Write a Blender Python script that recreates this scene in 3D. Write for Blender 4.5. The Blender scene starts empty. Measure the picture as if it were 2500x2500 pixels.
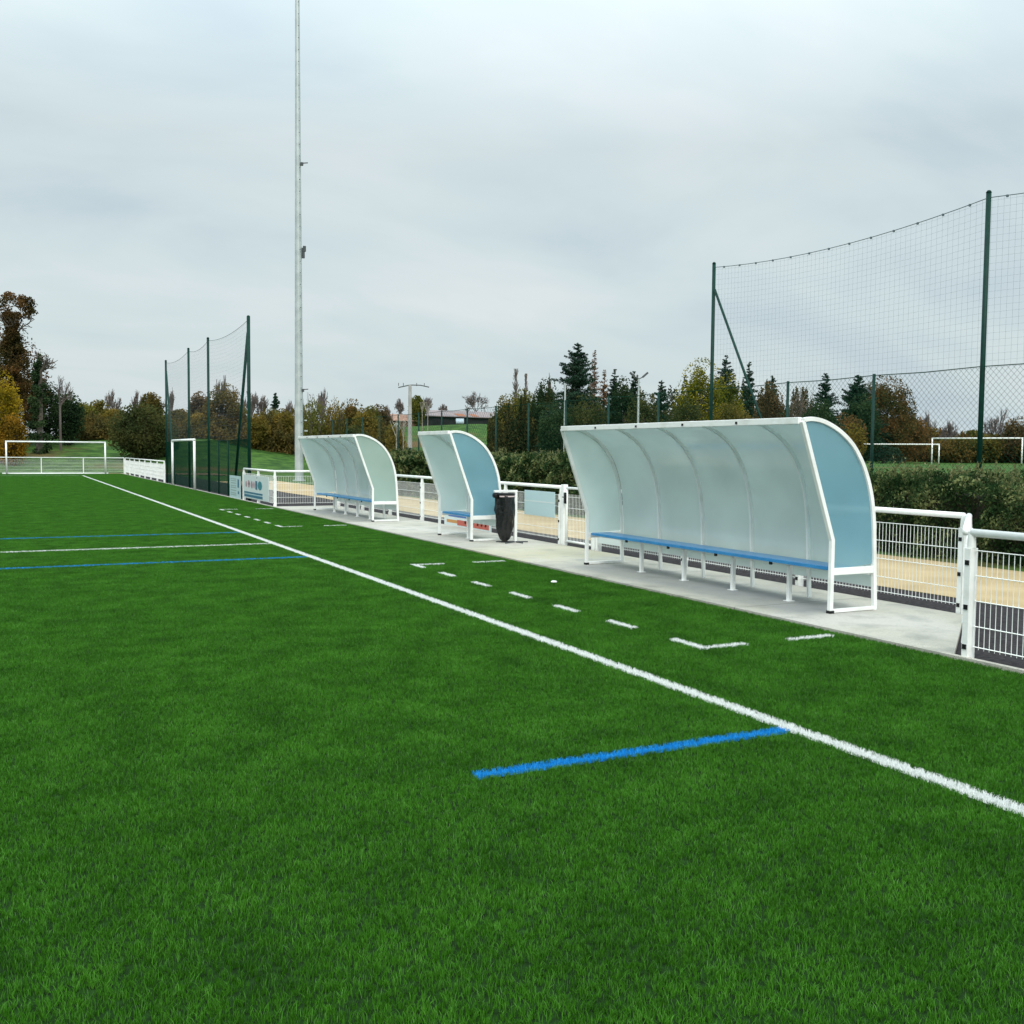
import bpy, math, random
import numpy as np
from mathutils import Matrix, Vector

C = bpy.context.scene.collection
rnd = random.Random(7)
RS = np.random.RandomState(11)
R = math.radians

# ------------------------------------------------------------------ camera
cam_data = bpy.data.cameras.new('camera')
cam_data.sensor_width = 36.0
cam_data.lens = 35.70
cam_data.clip_start = 0.05
cam_data.clip_end = 3000.0
cam = bpy.data.objects.new('camera', cam_data)
C.objects.link(cam)
_r = Vector((0.8946, -0.4468, 0.00849)).normalized()
_f = Vector((0.44648, 0.89284, -0.05907)).normalized()
_u = _r.cross(_f).normalized()
_m = Matrix((( _r.x, _u.x, -_f.x, 0.0), (_r.y, _u.y, -_f.y, 0.0), (_r.z, _u.z, -_f.z, 1.7), (0, 0, 0, 1)))
cam.matrix_world = _m
bpy.context.scene.camera = cam

# ------------------------------------------------------------------ world and sun (overcast)
SUN_EL, SUN_AZ = 38.0, 200.0
SKY_OFF = (4.2, 5.3, 1.9)
world = bpy.data.worlds.new('World')
bpy.context.scene.world = world
world.use_nodes = True
nt = world.node_tree
nt.nodes.clear()
N = nt.nodes.new; L = nt.links.new
out = N('ShaderNodeOutputWorld')
sky = N('ShaderNodeTexSky'); sky.sky_type = 'NISHITA'; sky.sun_disc = False
sky.sun_elevation = R(SUN_EL); sky.sun_rotation = R(SUN_AZ); sky.air_density = 1.6; sky.dust_density = 3.0
bg1 = N('ShaderNodeBackground'); bg1.inputs['Strength'].default_value = 0.08
L(sky.outputs[0], bg1.inputs['Color'])
tc = N('ShaderNodeTexCoord'); sep = N('ShaderNodeSeparateXYZ'); L(tc.outputs['Generated'], sep.inputs[0])
def M(op, a, b=None, c=None):
    n = N('ShaderNodeMath'); n.operation = op
    for i, v in enumerate((a, b, c)):
        if v is None: continue
        if isinstance(v, (int, float)): n.inputs[i].default_value = v
        else: L(v, n.inputs[i])
    return n.outputs[0]
zz = M('MAXIMUM', sep.outputs[2], 0.0)
den = M('ADD', zz, 0.30)
cx = M('DIVIDE', sep.outputs[0], den); cy = M('DIVIDE', sep.outputs[1], den)
cmb = N('ShaderNodeCombineXYZ'); L(cx, cmb.inputs[0]); L(cy, cmb.inputs[1])
mp = N('ShaderNodeMapping'); mp.inputs['Rotation'].default_value = (0, 0, R(27)); mp.inputs['Scale'].default_value = (1.15, 1.9, 1); mp.inputs['Location'].default_value = SKY_OFF
L(cmb.outputs[0], mp.inputs['Vector'])
n1 = N('ShaderNodeTexNoise'); n1.inputs['Scale'].default_value = 1.15; n1.inputs['Detail'].default_value = 8; n1.inputs['Roughness'].default_value = 0.52
n1.inputs['Distortion'].default_value = 0.35
L(mp.outputs[0], n1.inputs['Vector'])
n2 = N('ShaderNodeTexNoise'); n2.inputs['Scale'].default_value = 0.8; n2.inputs['Detail'].default_value = 3
L(mp.outputs[0], n2.inputs['Vector'])
mixn = M('ADD', M('MULTIPLY', n1.outputs[0], 0.62), M('MULTIPLY', n2.outputs[0], 0.38))
cr = N('ShaderNodeValToRGB')
L(mixn, cr.inputs[0])
e = cr.color_ramp.elements
e[0].position = 0.36; e[0].color = (0.55, 0.66, 0.73, 1)
e[1].position = 0.62; e[1].color = (0.76, 0.83, 0.86, 1)
em = cr.color_ramp.elements.new(0.49); em.color = (0.66, 0.77, 0.80, 1)
# an overcast sky is brighter towards the zenith (CIE overcast)
grad = M('ADD', M('MULTIPLY', M('MAXIMUM', M('SUBTRACT', zz, 0.28), 0.0), 3.2), 1.0)
bg2 = N('ShaderNodeBackground'); L(cr.outputs[0], bg2.inputs['Color']); L(grad, bg2.inputs['Strength'])
mx = N('ShaderNodeMixShader'); mx.inputs[0].default_value = 0.90
L(bg1.outputs[0], mx.inputs[1]); L(bg2.outputs[0], mx.inputs[2]); L(mx.outputs[0], out.inputs['Surface'])

sd = bpy.data.lights.new('sun', 'SUN'); sd.energy = 1.5; sd.angle = R(22); sd.color = (1.0, 0.965, 0.91)
sun = bpy.data.objects.new('sun', sd); C.objects.link(sun)
_sv = Vector((math.sin(R(SUN_AZ)) * math.cos(R(SUN_EL)), math.cos(R(SUN_AZ)) * math.cos(R(SUN_EL)), math.sin(R(SUN_EL))))
sun.rotation_euler = _sv.to_track_quat('Z', 'Y').to_euler()

sc = bpy.context.scene
sc.view_settings.view_transform = 'Standard'; sc.view_settings.look = 'None'
sc.view_settings.exposure = 0.0; sc.view_settings.gamma = 1.0; sc.view_settings.use_curve_mapping = False
try:
    sc.cycles.transparent_max_bounces = 24
except Exception: pass

# ------------------------------------------------------------------ helpers
def tag(o, label=None, cat=None, group=None, kind=None):
    if label: o['label'] = label
    if cat: o['category'] = cat
    if group: o['group'] = group
    if kind: o['kind'] = kind
    return o

def empty(name, loc=(0, 0, 0), rz=0.0, label=None, cat=None, group=None):
    o = bpy.data.objects.new(name, None); C.objects.link(o)
    o.location = loc; o.rotation_euler = (0, 0, rz); o.empty_display_size = 0.3
    return tag(o, label, cat, group)

class MB:
    """collects shapes, links them as ONE mesh object"""
    def __init__(s): s.v = []; s.f = []; s.n = 0
    def add(s, v, f):
        v = np.asarray(v, float).reshape(-1, 3)
        s.v.append(v)
        for q in f: s.f.append(tuple(i + s.n for i in q))
        s.n += len(v); return s
    def box(s, x0, x1, y0, y1, z0, z1):
        v = [(x0,y0,z0),(x1,y0,z0),(x1,y1,z0),(x0,y1,z0),(x0,y0,z1),(x1,y0,z1),(x1,y1,z1),(x0,y1,z1)]
        return s.add(v, [(0,3,2,1),(4,5,6,7),(0,1,5,4),(1,2,6,5),(2,3,7,6),(3,0,4,7)])
    def tube(s, pts, r, n=8, up=(0, 0, 1), cap=True, square=None, closed=False):
        """n-gon tube along a path; r scalar or list; square=(w,h) gives a rectangular section"""
        P = [Vector(p) for p in pts]; k = len(P)
        rr = r if isinstance(r, (list, tuple)) else [r] * k
        V = []
        for i, p in enumerate(P):
            if closed: d = (P[(i + 1) % k] - P[i - 1])
            else: d = (P[min(i + 1, k - 1)] - P[max(i - 1, 0)])
            d.normalize()
            u = Vector(up)
            if abs(d.dot(u)) > 0.98: u = Vector((0, 1, 0)) if abs(d.y) < 0.9 else Vector((1, 0, 0))
            a = d.cross(u).normalized(); b = a.cross(d).normalized()
            if square:
                w, h = square[0] / 2, square[1] / 2
                sc_ = 1.0
                if 0 < i < k - 1 and not closed:
                    c_ = (P[i] - P[i-1]).normalized().dot(d); sc_ = 1 / max(c_, .5)
                for sx, sy in ((-1,-1),(1,-1),(1,1),(-1,1)): V.append(p + a * (sx * w * sc_) + b * (sy * h))
            else:
                for j in range(n):
                    t = 2 * math.pi * j / n
                    V.append(p + a * (math.cos(t) * rr[i]) + b * (math.sin(t) * rr[i]))
        m = 4 if square else n
        F = []
        for i in range(k if closed else k - 1):
            i2 = (i + 1) % k
            for j in range(m):
                F.append((i*m + j, i*m + (j+1) % m, i2*m + (j+1) % m, i2*m + j))
        if cap and not closed:
            F.append(tuple(range(m - 1, -1, -1))); F.append(tuple((k-1)*m + j for j in range(m)))
        return s.add([tuple(v) for v in V], F)
    def bar(s, a, b, w, h=None, up=(0, 0, 1)): return s.tube([a, b], 0, square=(w, h or w), up=up)
    def build(s, name, mat=None, parent=None, smooth=False, bevel=0.0):
        me = bpy.data.meshes.new(name)
        me.from_pydata([tuple(x) for x in np.concatenate(s.v)] if s.v else [], [], s.f); me.update()
        if mat: me.materials.append(mat)
        if smooth:
            me.polygons.foreach_set('use_smooth', [True] * len(me.polygons))
        o = bpy.data.objects.new(name, me); C.objects.link(o)
        if parent: o.parent = parent
        if bevel:
            m = o.modifiers.new('bevel', 'BEVEL'); m.width = bevel; m.segments = 2; m.limit_method = 'ANGLE'
        return o

def fast_mesh(name, V, quads, mat, parent=None, tris=False):
    """V (n,3) array, quads (m,4) or (m,3) int array"""
    k = quads.shape[1]
    me = bpy.data.meshes.new(name)
    me.vertices.add(len(V)); me.vertices.foreach_set('co', V.astype(np.float32).ravel())
    me.loops.add(quads.size); me.loops.foreach_set('vertex_index', quads.astype(np.int32).ravel())
    me.polygons.add(len(quads)); me.polygons.foreach_set('loop_start', np.arange(0, quads.size, k, dtype=np.int32))
    me.polygons.foreach_set('loop_total', np.full(len(quads), k, dtype=np.int32))
    me.update(calc_edges=True)
    me.materials.append(mat)
    o = bpy.data.objects.new(name, me); C.objects.link(o)
    if parent: o.parent = parent
    return o

# ------------------------------------------------------------------ materials
def newmat(name):
    m = bpy.data.materials.new(name); m.use_nodes = True
    t = m.node_tree; t.nodes.clear()
    o = t.nodes.new('ShaderNodeOutputMaterial')
    return m, t, o

def pbr(name, col, rough=0.5, col2=None, nscale=8.0, bump=0.0, bscale=60.0, metal=0.0, spec=0.5, detail=4, lo=0.4, hi=0.6, coat=0.0):
    m, t, o = newmat(name)
    b = t.nodes.new('ShaderNodeBsdfPrincipled')
    b.inputs['Base Color'].default_value = (*col, 1); b.inputs['Roughness'].default_value = rough
    b.inputs['Metallic'].default_value = metal; b.inputs['Specular IOR Level'].default_value = spec
    b.inputs['Coat Weight'].default_value = coat
    g = t.nodes.new('ShaderNodeNewGeometry')
    if col2:
        n = t.nodes.new('ShaderNodeTexNoise'); n.inputs['Scale'].default_value = nscale; n.inputs['Detail'].default_value = detail
        t.links.new(g.outputs['Position'], n.inputs['Vector'])
        r = t.nodes.new('ShaderNodeValToRGB'); r.color_ramp.elements[0].position = lo; r.color_ramp.elements[1].position = hi
        r.color_ramp.elements[0].color = (*col, 1); r.color_ramp.elements[1].color = (*col2, 1)
        t.links.new(n.outputs[0], r.inputs[0]); t.links.new(r.outputs[0], b.inputs['Base Color'])
    if bump:
        n = t.nodes.new('ShaderNodeTexNoise'); n.inputs['Scale'].default_value = bscale; n.inputs['Detail'].default_value = 5
        t.links.new(g.outputs['Position'], n.inputs['Vector'])
        bp = t.nodes.new('ShaderNodeBump'); bp.inputs['Strength'].default_value = bump; bp.inputs['Distance'].default_value = 0.02
        t.links.new(n.outputs[0], bp.inputs['Height']); t.links.new(bp.outputs[0], b.inputs['Normal'])
    t.links.new(b.outputs[0], o.inputs[0])
    return m

def leafmat(name, c1, c2, c3, trans=0.35, hue_noise=0.25, nscale=0.5):
    """leaves: every leaf picks a colour between c1, c2, c3; whole clumps drift in hue"""
    c1, c2, c3 = [tuple(v * 1.42 for v in c) for c in (c1, c2, c3)]
    m, t, o = newmat(name)
    g = t.nodes.new('ShaderNodeNewGeometry')
    n = t.nodes.new('ShaderNodeTexNoise'); n.inputs['Scale'].default_value = nscale; n.inputs['Detail'].default_value = 3
    t.links.new(g.outputs['Position'], n.inputs['Vector'])
    a = t.nodes.new('ShaderNodeMath'); a.operation = 'MULTIPLY_ADD'
    t.links.new(n.outputs[0], a.inputs[0]); a.inputs[1].default_value = 1.9; a.inputs[2].default_value = -0.70
    c = t.nodes.new('ShaderNodeMath'); c.operation = 'MULTIPLY_ADD'
    t.links.new(g.outputs['Random Per Island'], c.inputs[0]); c.inputs[1].default_value = 0.42; t.links.new(a.outputs[0], c.inputs[2])
    r = t.nodes.new('ShaderNodeValToRGB')
    r.color_ramp.elements[0].position = 0.15; r.color_ramp.elements[0].color = (*c1, 1)
    r.color_ramp.elements[1].position = 0.85; r.color_ramp.elements[1].color = (*c3, 1)
    e = r.color_ramp.elements.new(0.5); e.color = (*c2, 1)
    t.links.new(c.outputs[0], r.inputs[0])
    d = t.nodes.new('ShaderNodeBsdfDiffuse'); tr = t.nodes.new('ShaderNodeBsdfTranslucent')
    t.links.new(r.outputs[0], d.inputs[0]); t.links.new(r.outputs[0], tr.inputs[0])
    mx = t.nodes.new('ShaderNodeMixShader'); mx.inputs[0].default_value = trans
    t.links.new(d.outputs[0], mx.inputs[1]); t.links.new(tr.outputs[0], mx.inputs[2])
    t.links.new(mx.outputs[0], o.inputs[0])
    return m

white = pbr('white_paint', (0.91, 0.92, 0.89), 0.42, (0.70, 0.71, 0.66), 4.0, detail=10, lo=0.50, hi=0.82, bump=0.15, bscale=30)
white_dirty = pbr('weathered_white_paint', (0.78, 0.80, 0.77), 0.45, (0.60, 0.62, 0.57), 3.0)
blue_seat = pbr('blue_seat_plastic', (0.04, 0.23, 0.52), 0.28, (0.05, 0.27, 0.57), 9.0)
black = pbr('black_plastic', (0.008, 0.009, 0.010), 0.5, spec=0.25)
bagmat = pbr('black_bag_film', (0.006, 0.007, 0.008), 0.24, bump=0.7, bscale=20.0, spec=0.5)
greenp = pbr('green_coated_steel', (0.003, 0.040, 0.028), 0.5, (0.002, 0.030, 0.022), 6.0, spec=0.2)
greenwire = pbr('green_wire', (0.002, 0.040, 0.022), 0.75, spec=0.05)
netmat = pbr('net_cord', (0.11, 0.15, 0.17), 0.7)
galv = pbr('galvanised_steel', (0.42, 0.47, 0.47), 0.48, (0.52, 0.57, 0.57), 1.6, metal=0.25)
paleconc = pbr('pale_concrete_pole', (0.42, 0.41, 0.40), 0.85, (0.34, 0.33, 0.32), 2.0)
darksteel = pbr('dark_steel', (0.06, 0.07, 0.075), 0.5)
bark = pbr('bark', (0.075, 0.060, 0.045), 0.9, (0.14, 0.12, 0.10), 3.0)
palebark = pbr('pale_bark', (0.36, 0.33, 0.27), 0.9, (0.22, 0.20, 0.16), 6.0)
twig = pbr('twigs', (0.11, 0.085, 0.075), 0.9, (0.17, 0.14, 0.13), 0.6)

# concrete with broad stains, fine speckle and joints
def concrete_mat():
    m, t, o = newmat('concrete')
    g = t.nodes.new('ShaderNodeNewGeometry')
    b = t.nodes.new('ShaderNodeBsdfPrincipled'); b.inputs['Roughness'].default_value = 0.85
    def noise(s, d):
        n = t.nodes.new('ShaderNodeTexNoise'); n.inputs['Scale'].default_value = s; n.inputs['Detail'].default_value = d
        t.links.new(g.outputs['Position'], n.inputs['Vector']); return n
    a = noise(0.7, 6); f = noise(45, 3); w = noise(2.6, 5)
    r = t.nodes.new('ShaderNodeValToRGB'); t.links.new(a.outputs[0], r.inputs[0])
    r.color_ramp.elements[0].position = 0.32; r.color_ramp.elements[0].color = (0.40, 0.385, 0.34, 1)
    r.color_ramp.elements[1].position = 0.62; r.color_ramp.elements[1].color = (0.52, 0.50, 0.445, 1)
    e = r.color_ramp.elements.new(0.47); e.color = (0.47, 0.45, 0.38, 1)
    r2 = t.nodes.new('ShaderNodeValToRGB'); t.links.new(w.outputs[0], r2.inputs[0])
    r2.color_ramp.elements[0].position = 0.30; r2.color_ramp.elements[0].color = (0.66, 0.68, 0.69, 1)
    r2.color_ramp.elements[1].position = 0.50; r2.color_ramp.elements[1].color = (1, 1, 1, 1)
    mm = t.nodes.new('ShaderNodeMixRGB'); mm.blend_type = 'MULTIPLY'; mm.inputs[0].default_value = 0.8
    t.links.new(r.outputs[0], mm.inputs[1]); t.links.new(r2.outputs[0], mm.inputs[2])
    r3 = t.nodes.new('ShaderNodeValToRGB'); t.links.new(f.outputs[0], r3.inputs[0])
    r3.color_ramp.elements[0].position = 0.30; r3.color_ramp.elements[0].color = (0.8, 0.8, 0.8, 1)
    r3.color_ramp.elements[1].position = 0.55
    m3 = t.nodes.new('ShaderNodeMixRGB'); m3.blend_type = 'MULTIPLY'; m3.inputs[0].default_value = 0.6
    t.links.new(mm.outputs[0], m3.inputs[1]); t.links.new(r3.outputs[0], m3.inputs[2])
    # grey stained lane under the dugouts, darkened further as painted contact shadow
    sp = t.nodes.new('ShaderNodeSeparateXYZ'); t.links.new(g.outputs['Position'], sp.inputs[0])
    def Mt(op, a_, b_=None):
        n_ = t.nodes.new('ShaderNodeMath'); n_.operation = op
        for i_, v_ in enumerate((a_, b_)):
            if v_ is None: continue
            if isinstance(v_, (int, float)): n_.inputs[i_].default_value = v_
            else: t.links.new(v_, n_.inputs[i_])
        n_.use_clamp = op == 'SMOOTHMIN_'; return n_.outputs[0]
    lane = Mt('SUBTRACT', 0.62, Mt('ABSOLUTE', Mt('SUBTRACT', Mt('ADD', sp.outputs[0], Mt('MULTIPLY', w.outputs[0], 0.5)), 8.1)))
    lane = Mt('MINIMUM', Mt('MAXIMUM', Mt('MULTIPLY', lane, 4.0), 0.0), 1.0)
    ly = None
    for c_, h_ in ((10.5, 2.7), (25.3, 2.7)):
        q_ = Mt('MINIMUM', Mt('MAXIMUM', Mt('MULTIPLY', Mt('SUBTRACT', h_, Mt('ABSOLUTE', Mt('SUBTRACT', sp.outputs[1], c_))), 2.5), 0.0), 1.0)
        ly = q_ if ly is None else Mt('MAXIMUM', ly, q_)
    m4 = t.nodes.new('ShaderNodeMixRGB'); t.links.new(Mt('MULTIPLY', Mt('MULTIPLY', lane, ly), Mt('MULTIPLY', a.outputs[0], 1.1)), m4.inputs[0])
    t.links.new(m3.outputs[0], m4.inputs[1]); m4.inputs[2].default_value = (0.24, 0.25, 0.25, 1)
    # yellowish moss film in one stretch, casting joints, and dark rubber crumb trodden over from the turf
    ym = Mt('MINIMUM', Mt('MAXIMUM', Mt('SUBTRACT', 1.6, Mt('ABSOLUTE', Mt('SUBTRACT', Mt('ADD', sp.outputs[1], Mt('MULTIPLY', w.outputs[0], 2.0)), 15.8))), 0.0), 1.0)
    m5 = t.nodes.new('ShaderNodeMixRGB'); t.links.new(Mt('MULTIPLY', ym, Mt('MULTIPLY', w.outputs[0], 0.9)), m5.inputs[0]); t.links.new(m4.outputs[0], m5.inputs[1]); m5.inputs[2].default_value = (0.42, 0.39, 0.23, 1)
    jn = Mt('LESS_THAN', Mt('MODULO', Mt('ADD', sp.outputs[1], 0.9), 4.8), 0.014)
    edge = Mt('MINIMUM', Mt('MAXIMUM', Mt('MULTIPLY', Mt('SUBTRACT', 7.75, sp.outputs[0]), 1.5), 0.0), 1.0)
    vn = noise(95, 2); cr_ = Mt('MULTIPLY', Mt('GREATER_THAN', vn.outputs[0], 0.635), Mt('MULTIPLY', edge, 0.75))
    m6 = t.nodes.new('ShaderNodeMixRGB'); t.links.new(Mt('MAXIMUM', Mt('MULTIPLY', jn, 0.75), cr_), m6.inputs[0]); t.links.new(m5.outputs[0], m6.inputs[1]); m6.inputs[2].default_value = (0.05, 0.055, 0.05, 1)
    t.links.new(m6.outputs[0], b.inputs['Base Color'])
    bp = t.nodes.new('ShaderNodeBump'); bp.inputs['Strength'].default_value = 0.35; bp.inputs['Distance'].default_value = 0.01
    t.links.new(f.outputs[0], bp.inputs['Height']); t.links.new(bp.outputs[0], b.inputs['Normal'])
    t.links.new(b.outputs[0], o.inputs[0]); return m
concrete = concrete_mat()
asphalt = pbr('asphalt', (0.022, 0.020, 0.022), 0.95, (0.060, 0.054, 0.056), 26.0, spec=0.15, bump=0.6, bscale=120, detail=8, lo=0.35, hi=0.7)
sandm = pbr('sandy_gravel', (0.38, 0.275, 0.135), 0.95, (0.50, 0.38, 0.21), 1.2, bump=0.5, bscale=60, detail=8, lo=0.3, hi=0.68)
dirt = pbr('brown_dirt', (0.150, 0.088, 0.050), 0.95, (0.235, 0.140, 0.080), 0.35, detail=6)

# frosted polycarbonate sheet: part clear, part scattering, glossy skin
def panelmat(name, col, clear, body, rough=0.13, tcol=None):
    m, t, o = newmat(name)
    g = t.nodes.new('ShaderNodeNewGeometry')
    n = t.nodes.new('ShaderNodeTexNoise'); n.inputs['Scale'].default_value = 1.3; n.inputs['Detail'].default_value = 4
    t.links.new(g.outputs['Position'], n.inputs['Vector'])
    r = t.nodes.new('ShaderNodeValToRGB'); t.links.new(n.outputs[0], r.inputs[0])
    r.color_ramp.elements[0].position = 0.3; r.color_ramp.elements[0].color = tuple(c * 0.93 for c in col) + (1,)
    r.color_ramp.elements[1].position = 0.7; r.color_ramp.elements[1].color = tuple(min(1, c * 1.05) for c in col) + (1,)
    d = t.nodes.new('ShaderNodeBsdfDiffuse'); tr = t.nodes.new('ShaderNodeBsdfTranslucent'); tp = t.nodes.new('ShaderNodeBsdfTransparent')
    gl = t.nodes.new('ShaderNodeBsdfGlossy'); gl.inputs['Roughness'].default_value = rough
    t.links.new(r.outputs[0], d.inputs[0]); t.links.new(r.outputs[0], tr.inputs[0])
    tp.inputs[0].default_value = (*(tcol or col), 1)
    a = t.nodes.new('ShaderNodeMixShader'); a.inputs[0].default_value = body
    t.links.new(d.outputs[0], a.inputs[1]); t.links.new(tr.outputs[0], a.inputs[2])
    b = t.nodes.new('ShaderNodeMixShader'); b.inputs[0].default_value = clear
    t.links.new(a.outputs[0], b.inputs[1]); t.links.new(tp.outputs[0], b.inputs[2])
    lw = t.nodes.new('ShaderNodeLayerWeight'); pw = t.nodes.new('ShaderNodeMath'); pw.operation = 'POWER'; t.links.new(lw.outputs['Facing'], pw.inputs[0]); pw.inputs[1].default_value = 3.5
    fr = t.nodes.new('ShaderNodeMath'); fr.operation = 'MULTIPLY_ADD'; t.links.new(pw.outputs[0], fr.inputs[0]); fr.inputs[1].default_value = 0.55; fr.inputs[2].default_value = 0.075
    wn = t.nodes.new('ShaderNodeTexNoise'); wn.inputs['Scale'].default_value = 1.8
    t.links.new(g.outputs['Position'], wn.inputs['Vector'])
    bp = t.nodes.new('ShaderNodeBump'); bp.inputs['Strength'].default_value = 0.04; bp.inputs['Distance'].default_value = 0.02
    t.links.new(wn.outputs[0], bp.inputs['Height']); t.links.new(bp.outputs[0], gl.inputs['Normal'])
    c = t.nodes.new('ShaderNodeMixShader'); t.links.new(fr.outputs[0], c.inputs[0])
    t.links.new(b.outputs[0], c.inputs[1]); t.links.new(gl.outputs[0], c.inputs[2])
    t.links.new(c.outputs[0], o.inputs[0]); return m
frost = panelmat('frosted_sheet', (0.88, 0.95, 0.93), 0.12, 0.52, tcol=(0.75, 0.88, 0.84))
frost_back = panelmat('frosted_back_sheet', (0.82, 0.885, 0.87), 0.10, 0.36, rough=0.16, tcol=(0.70, 0.85, 0.80))
frost_clear = panelmat('clear_greenish_sheet', (0.76, 0.87, 0.82), 0.52, 0.5, tcol=(0.72, 0.85, 0.78))
tinted = panelmat('blue_tinted_sheet', (0.36, 0.61, 0.70), 0.48, 0.45, tcol=(0.68, 0.87, 0.92))

# ------------------------------------------------------------------ turf: markings belong to the blades
TOUCH_X = 4.33
def marking_nodes(t, pos, jitter=0.012):
    def Mt(op, a, b=None):
        n = t.nodes.new('ShaderNodeMath'); n.operation = op
        for i, v in enumerate((a, b)):
            if v is None: continue
            if isinstance(v, (int, float)): n.inputs[i].default_value = v
            else: t.links.new(v, n.inputs[i])
        return n.outputs[0]
    nz = t.nodes.new('ShaderNodeTexNoise'); nz.inputs['Scale'].default_value = 55; nz.inputs['Detail'].default_value = 1
    t.links.new(pos, nz.inputs['Vector'])
    sn = t.nodes.new('ShaderNodeSeparateColor'); t.links.new(nz.outputs['Color'], sn.inputs[0])
    sp = t.nodes.new('ShaderNodeSeparateXYZ'); t.links.new(pos, sp.inputs[0])
    x = Mt('ADD', sp.outputs[0], Mt('MULTIPLY', Mt('SUBTRACT', sn.outputs[0], 0.5), jitter * 5))
    y = Mt('ADD', sp.outputs[1], Mt('MULTIPLY', Mt('SUBTRACT', sn.outputs[1], 0.5), jitter * 5))
    band = lambda v, c, h: Mt('LESS_THAN', Mt('ABSOLUTE', Mt('SUBTRACT', v, c)), h)
    AND = lambda a, b: Mt('MULTIPLY', a, b)
    OR = lambda a, b: Mt('MAXIMUM', a, b)
    inside = Mt('LESS_THAN', x, TOUCH_X - 0.06)
    w = AND(band(x, TOUCH_X, 0.057), Mt('LESS_THAN', y, 68.0))
    w = OR(w, AND(inside, OR(band(y, 18.27, 0.055), band(y, 67.94, 0.06))))
    dash = None
    for y0 in (7.06, 22.13):
        d = AND(AND(band(x, 5.42, 0.045), band(y, y0 + 3.545, 3.56)), Mt('LESS_THAN', Mt('MODULO', Mt('SUBTRACT', y, y0), 1.1), 0.49))
        cross = AND(OR(band(y, y0 + 0.03, 0.045), band(y, y0 + 7.0, 0.045)), OR(band(x, 5.65, 0.24), band(x, 6.64, 0.27)))
        w = OR(w, OR(d, cross))
    blue = AND(inside, OR(band(y, 20.95, 0.045), band(y, 15.77, 0.045)))
    blue = OR(blue, AND(band(y, 4.75, 0.050), band(x, 3.22, 1.05)))
    return w, blue

def turf_mat(name, blades):
    m, t, o = newmat(name)
    g = t.nodes.new('ShaderNodeNewGeometry'); pos = g.outputs['Position']
    w, blue = marking_nodes(t, pos, 0.004 if blades else 0.002)
    def noise(s, d, rgh=0.5):
        n = t.nodes.new('ShaderNodeTexNoise'); n.inputs['Scale'].default_value = s; n.inputs['Detail'].default_value = d; n.inputs['Roughness'].default_value = rgh
        t.links.new(pos, n.inputs['Vector']); return n.outputs[0]
    r = t.nodes.new('ShaderNodeValToRGB')
    if blades:
        a = t.nodes.new('ShaderNodeMath'); a.operation = 'MULTIPLY_ADD'; t.links.new(noise(2.3, 6, 0.66), a.inputs[0]); a.inputs[1].default_value = 1.35; a.inputs[2].default_value = -0.46
        c = t.nodes.new('ShaderNodeMath'); c.operation = 'MULTIPLY_ADD'; t.links.new(g.outputs['Random Per Island'], c.inputs[0]); c.inputs[1].default_value = 0.5; t.links.new(a.outputs[0], c.inputs[2])
        t.links.new(c.outputs[0], r.inputs[0])
        r.color_ramp.elements[0].position = 0.05; r.color_ramp.elements[0].color = G1
        r.color_ramp.elements[1].position = 0.95; r.color_ramp.elements[1].color = G3
        e = r.color_ramp.elements.new(0.5); e.color = G2
    else:
        t.links.new(noise(30, 5), r.inputs[0])
        r.color_ramp.elements[0].position = 0.35; r.color_ramp.elements[0].color = (0.008, 0.020, 0.006, 1)
        r.color_ramp.elements[1].position = 0.65; r.color_ramp.elements[1].color = (0.016, 0.050, 0.010, 1)
    m1 = t.nodes.new('ShaderNodeMixRGB'); t.links.new(w, m1.inputs[0]); t.links.new(r.outputs[0], m1.inputs[1]); m1.inputs[2].default_value = (0.82, 0.84, 0.82, 1) if blades else (0.4, 0.42, 0.4, 1)
    m2 = t.nodes.new('ShaderNodeMixRGB'); t.links.new(blue, m2.inputs[0]); t.links.new(m1.outputs[0], m2.inputs[1]); m2.inputs[2].default_value = (0.014, 0.32, 0.74, 1) if blades else (0.01, 0.12, 0.3, 1)
    b = t.nodes.new('ShaderNodeBsdfPrincipled'); b.inputs['Roughness'].default_value = 0.5 if blades else 0.95
    b.inputs['Specular IOR Level'].default_value = 0.25 if blades else 0.05
    t.links.new(m2.outputs[0], b.inputs['Base Color'])
    if blades:
        tr = t.nodes.new('ShaderNodeBsdfTranslucent'); t.links.new(m2.outputs[0], tr.inputs[0])
        mx = t.nodes.new('ShaderNodeMixShader'); mx.inputs[0].default_value = 0.25
        t.links.new(b.outputs[0], mx.inputs[1]); t.links.new(tr.outputs[0], mx.inputs[2]); t.links.new(mx.outputs[0], o.inputs[0])
    else: t.links.new(b.outputs[0], o.inputs[0])
    return m
G1 = (0.016, 0.070, 0.004, 1); G2 = (0.046, 0.186, 0.008, 1); G3 = (0.098, 0.305, 0.028, 1)
turf_base = turf_mat('turf_infill', False)
turf_blade = turf_mat('turf_blades', True)

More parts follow.
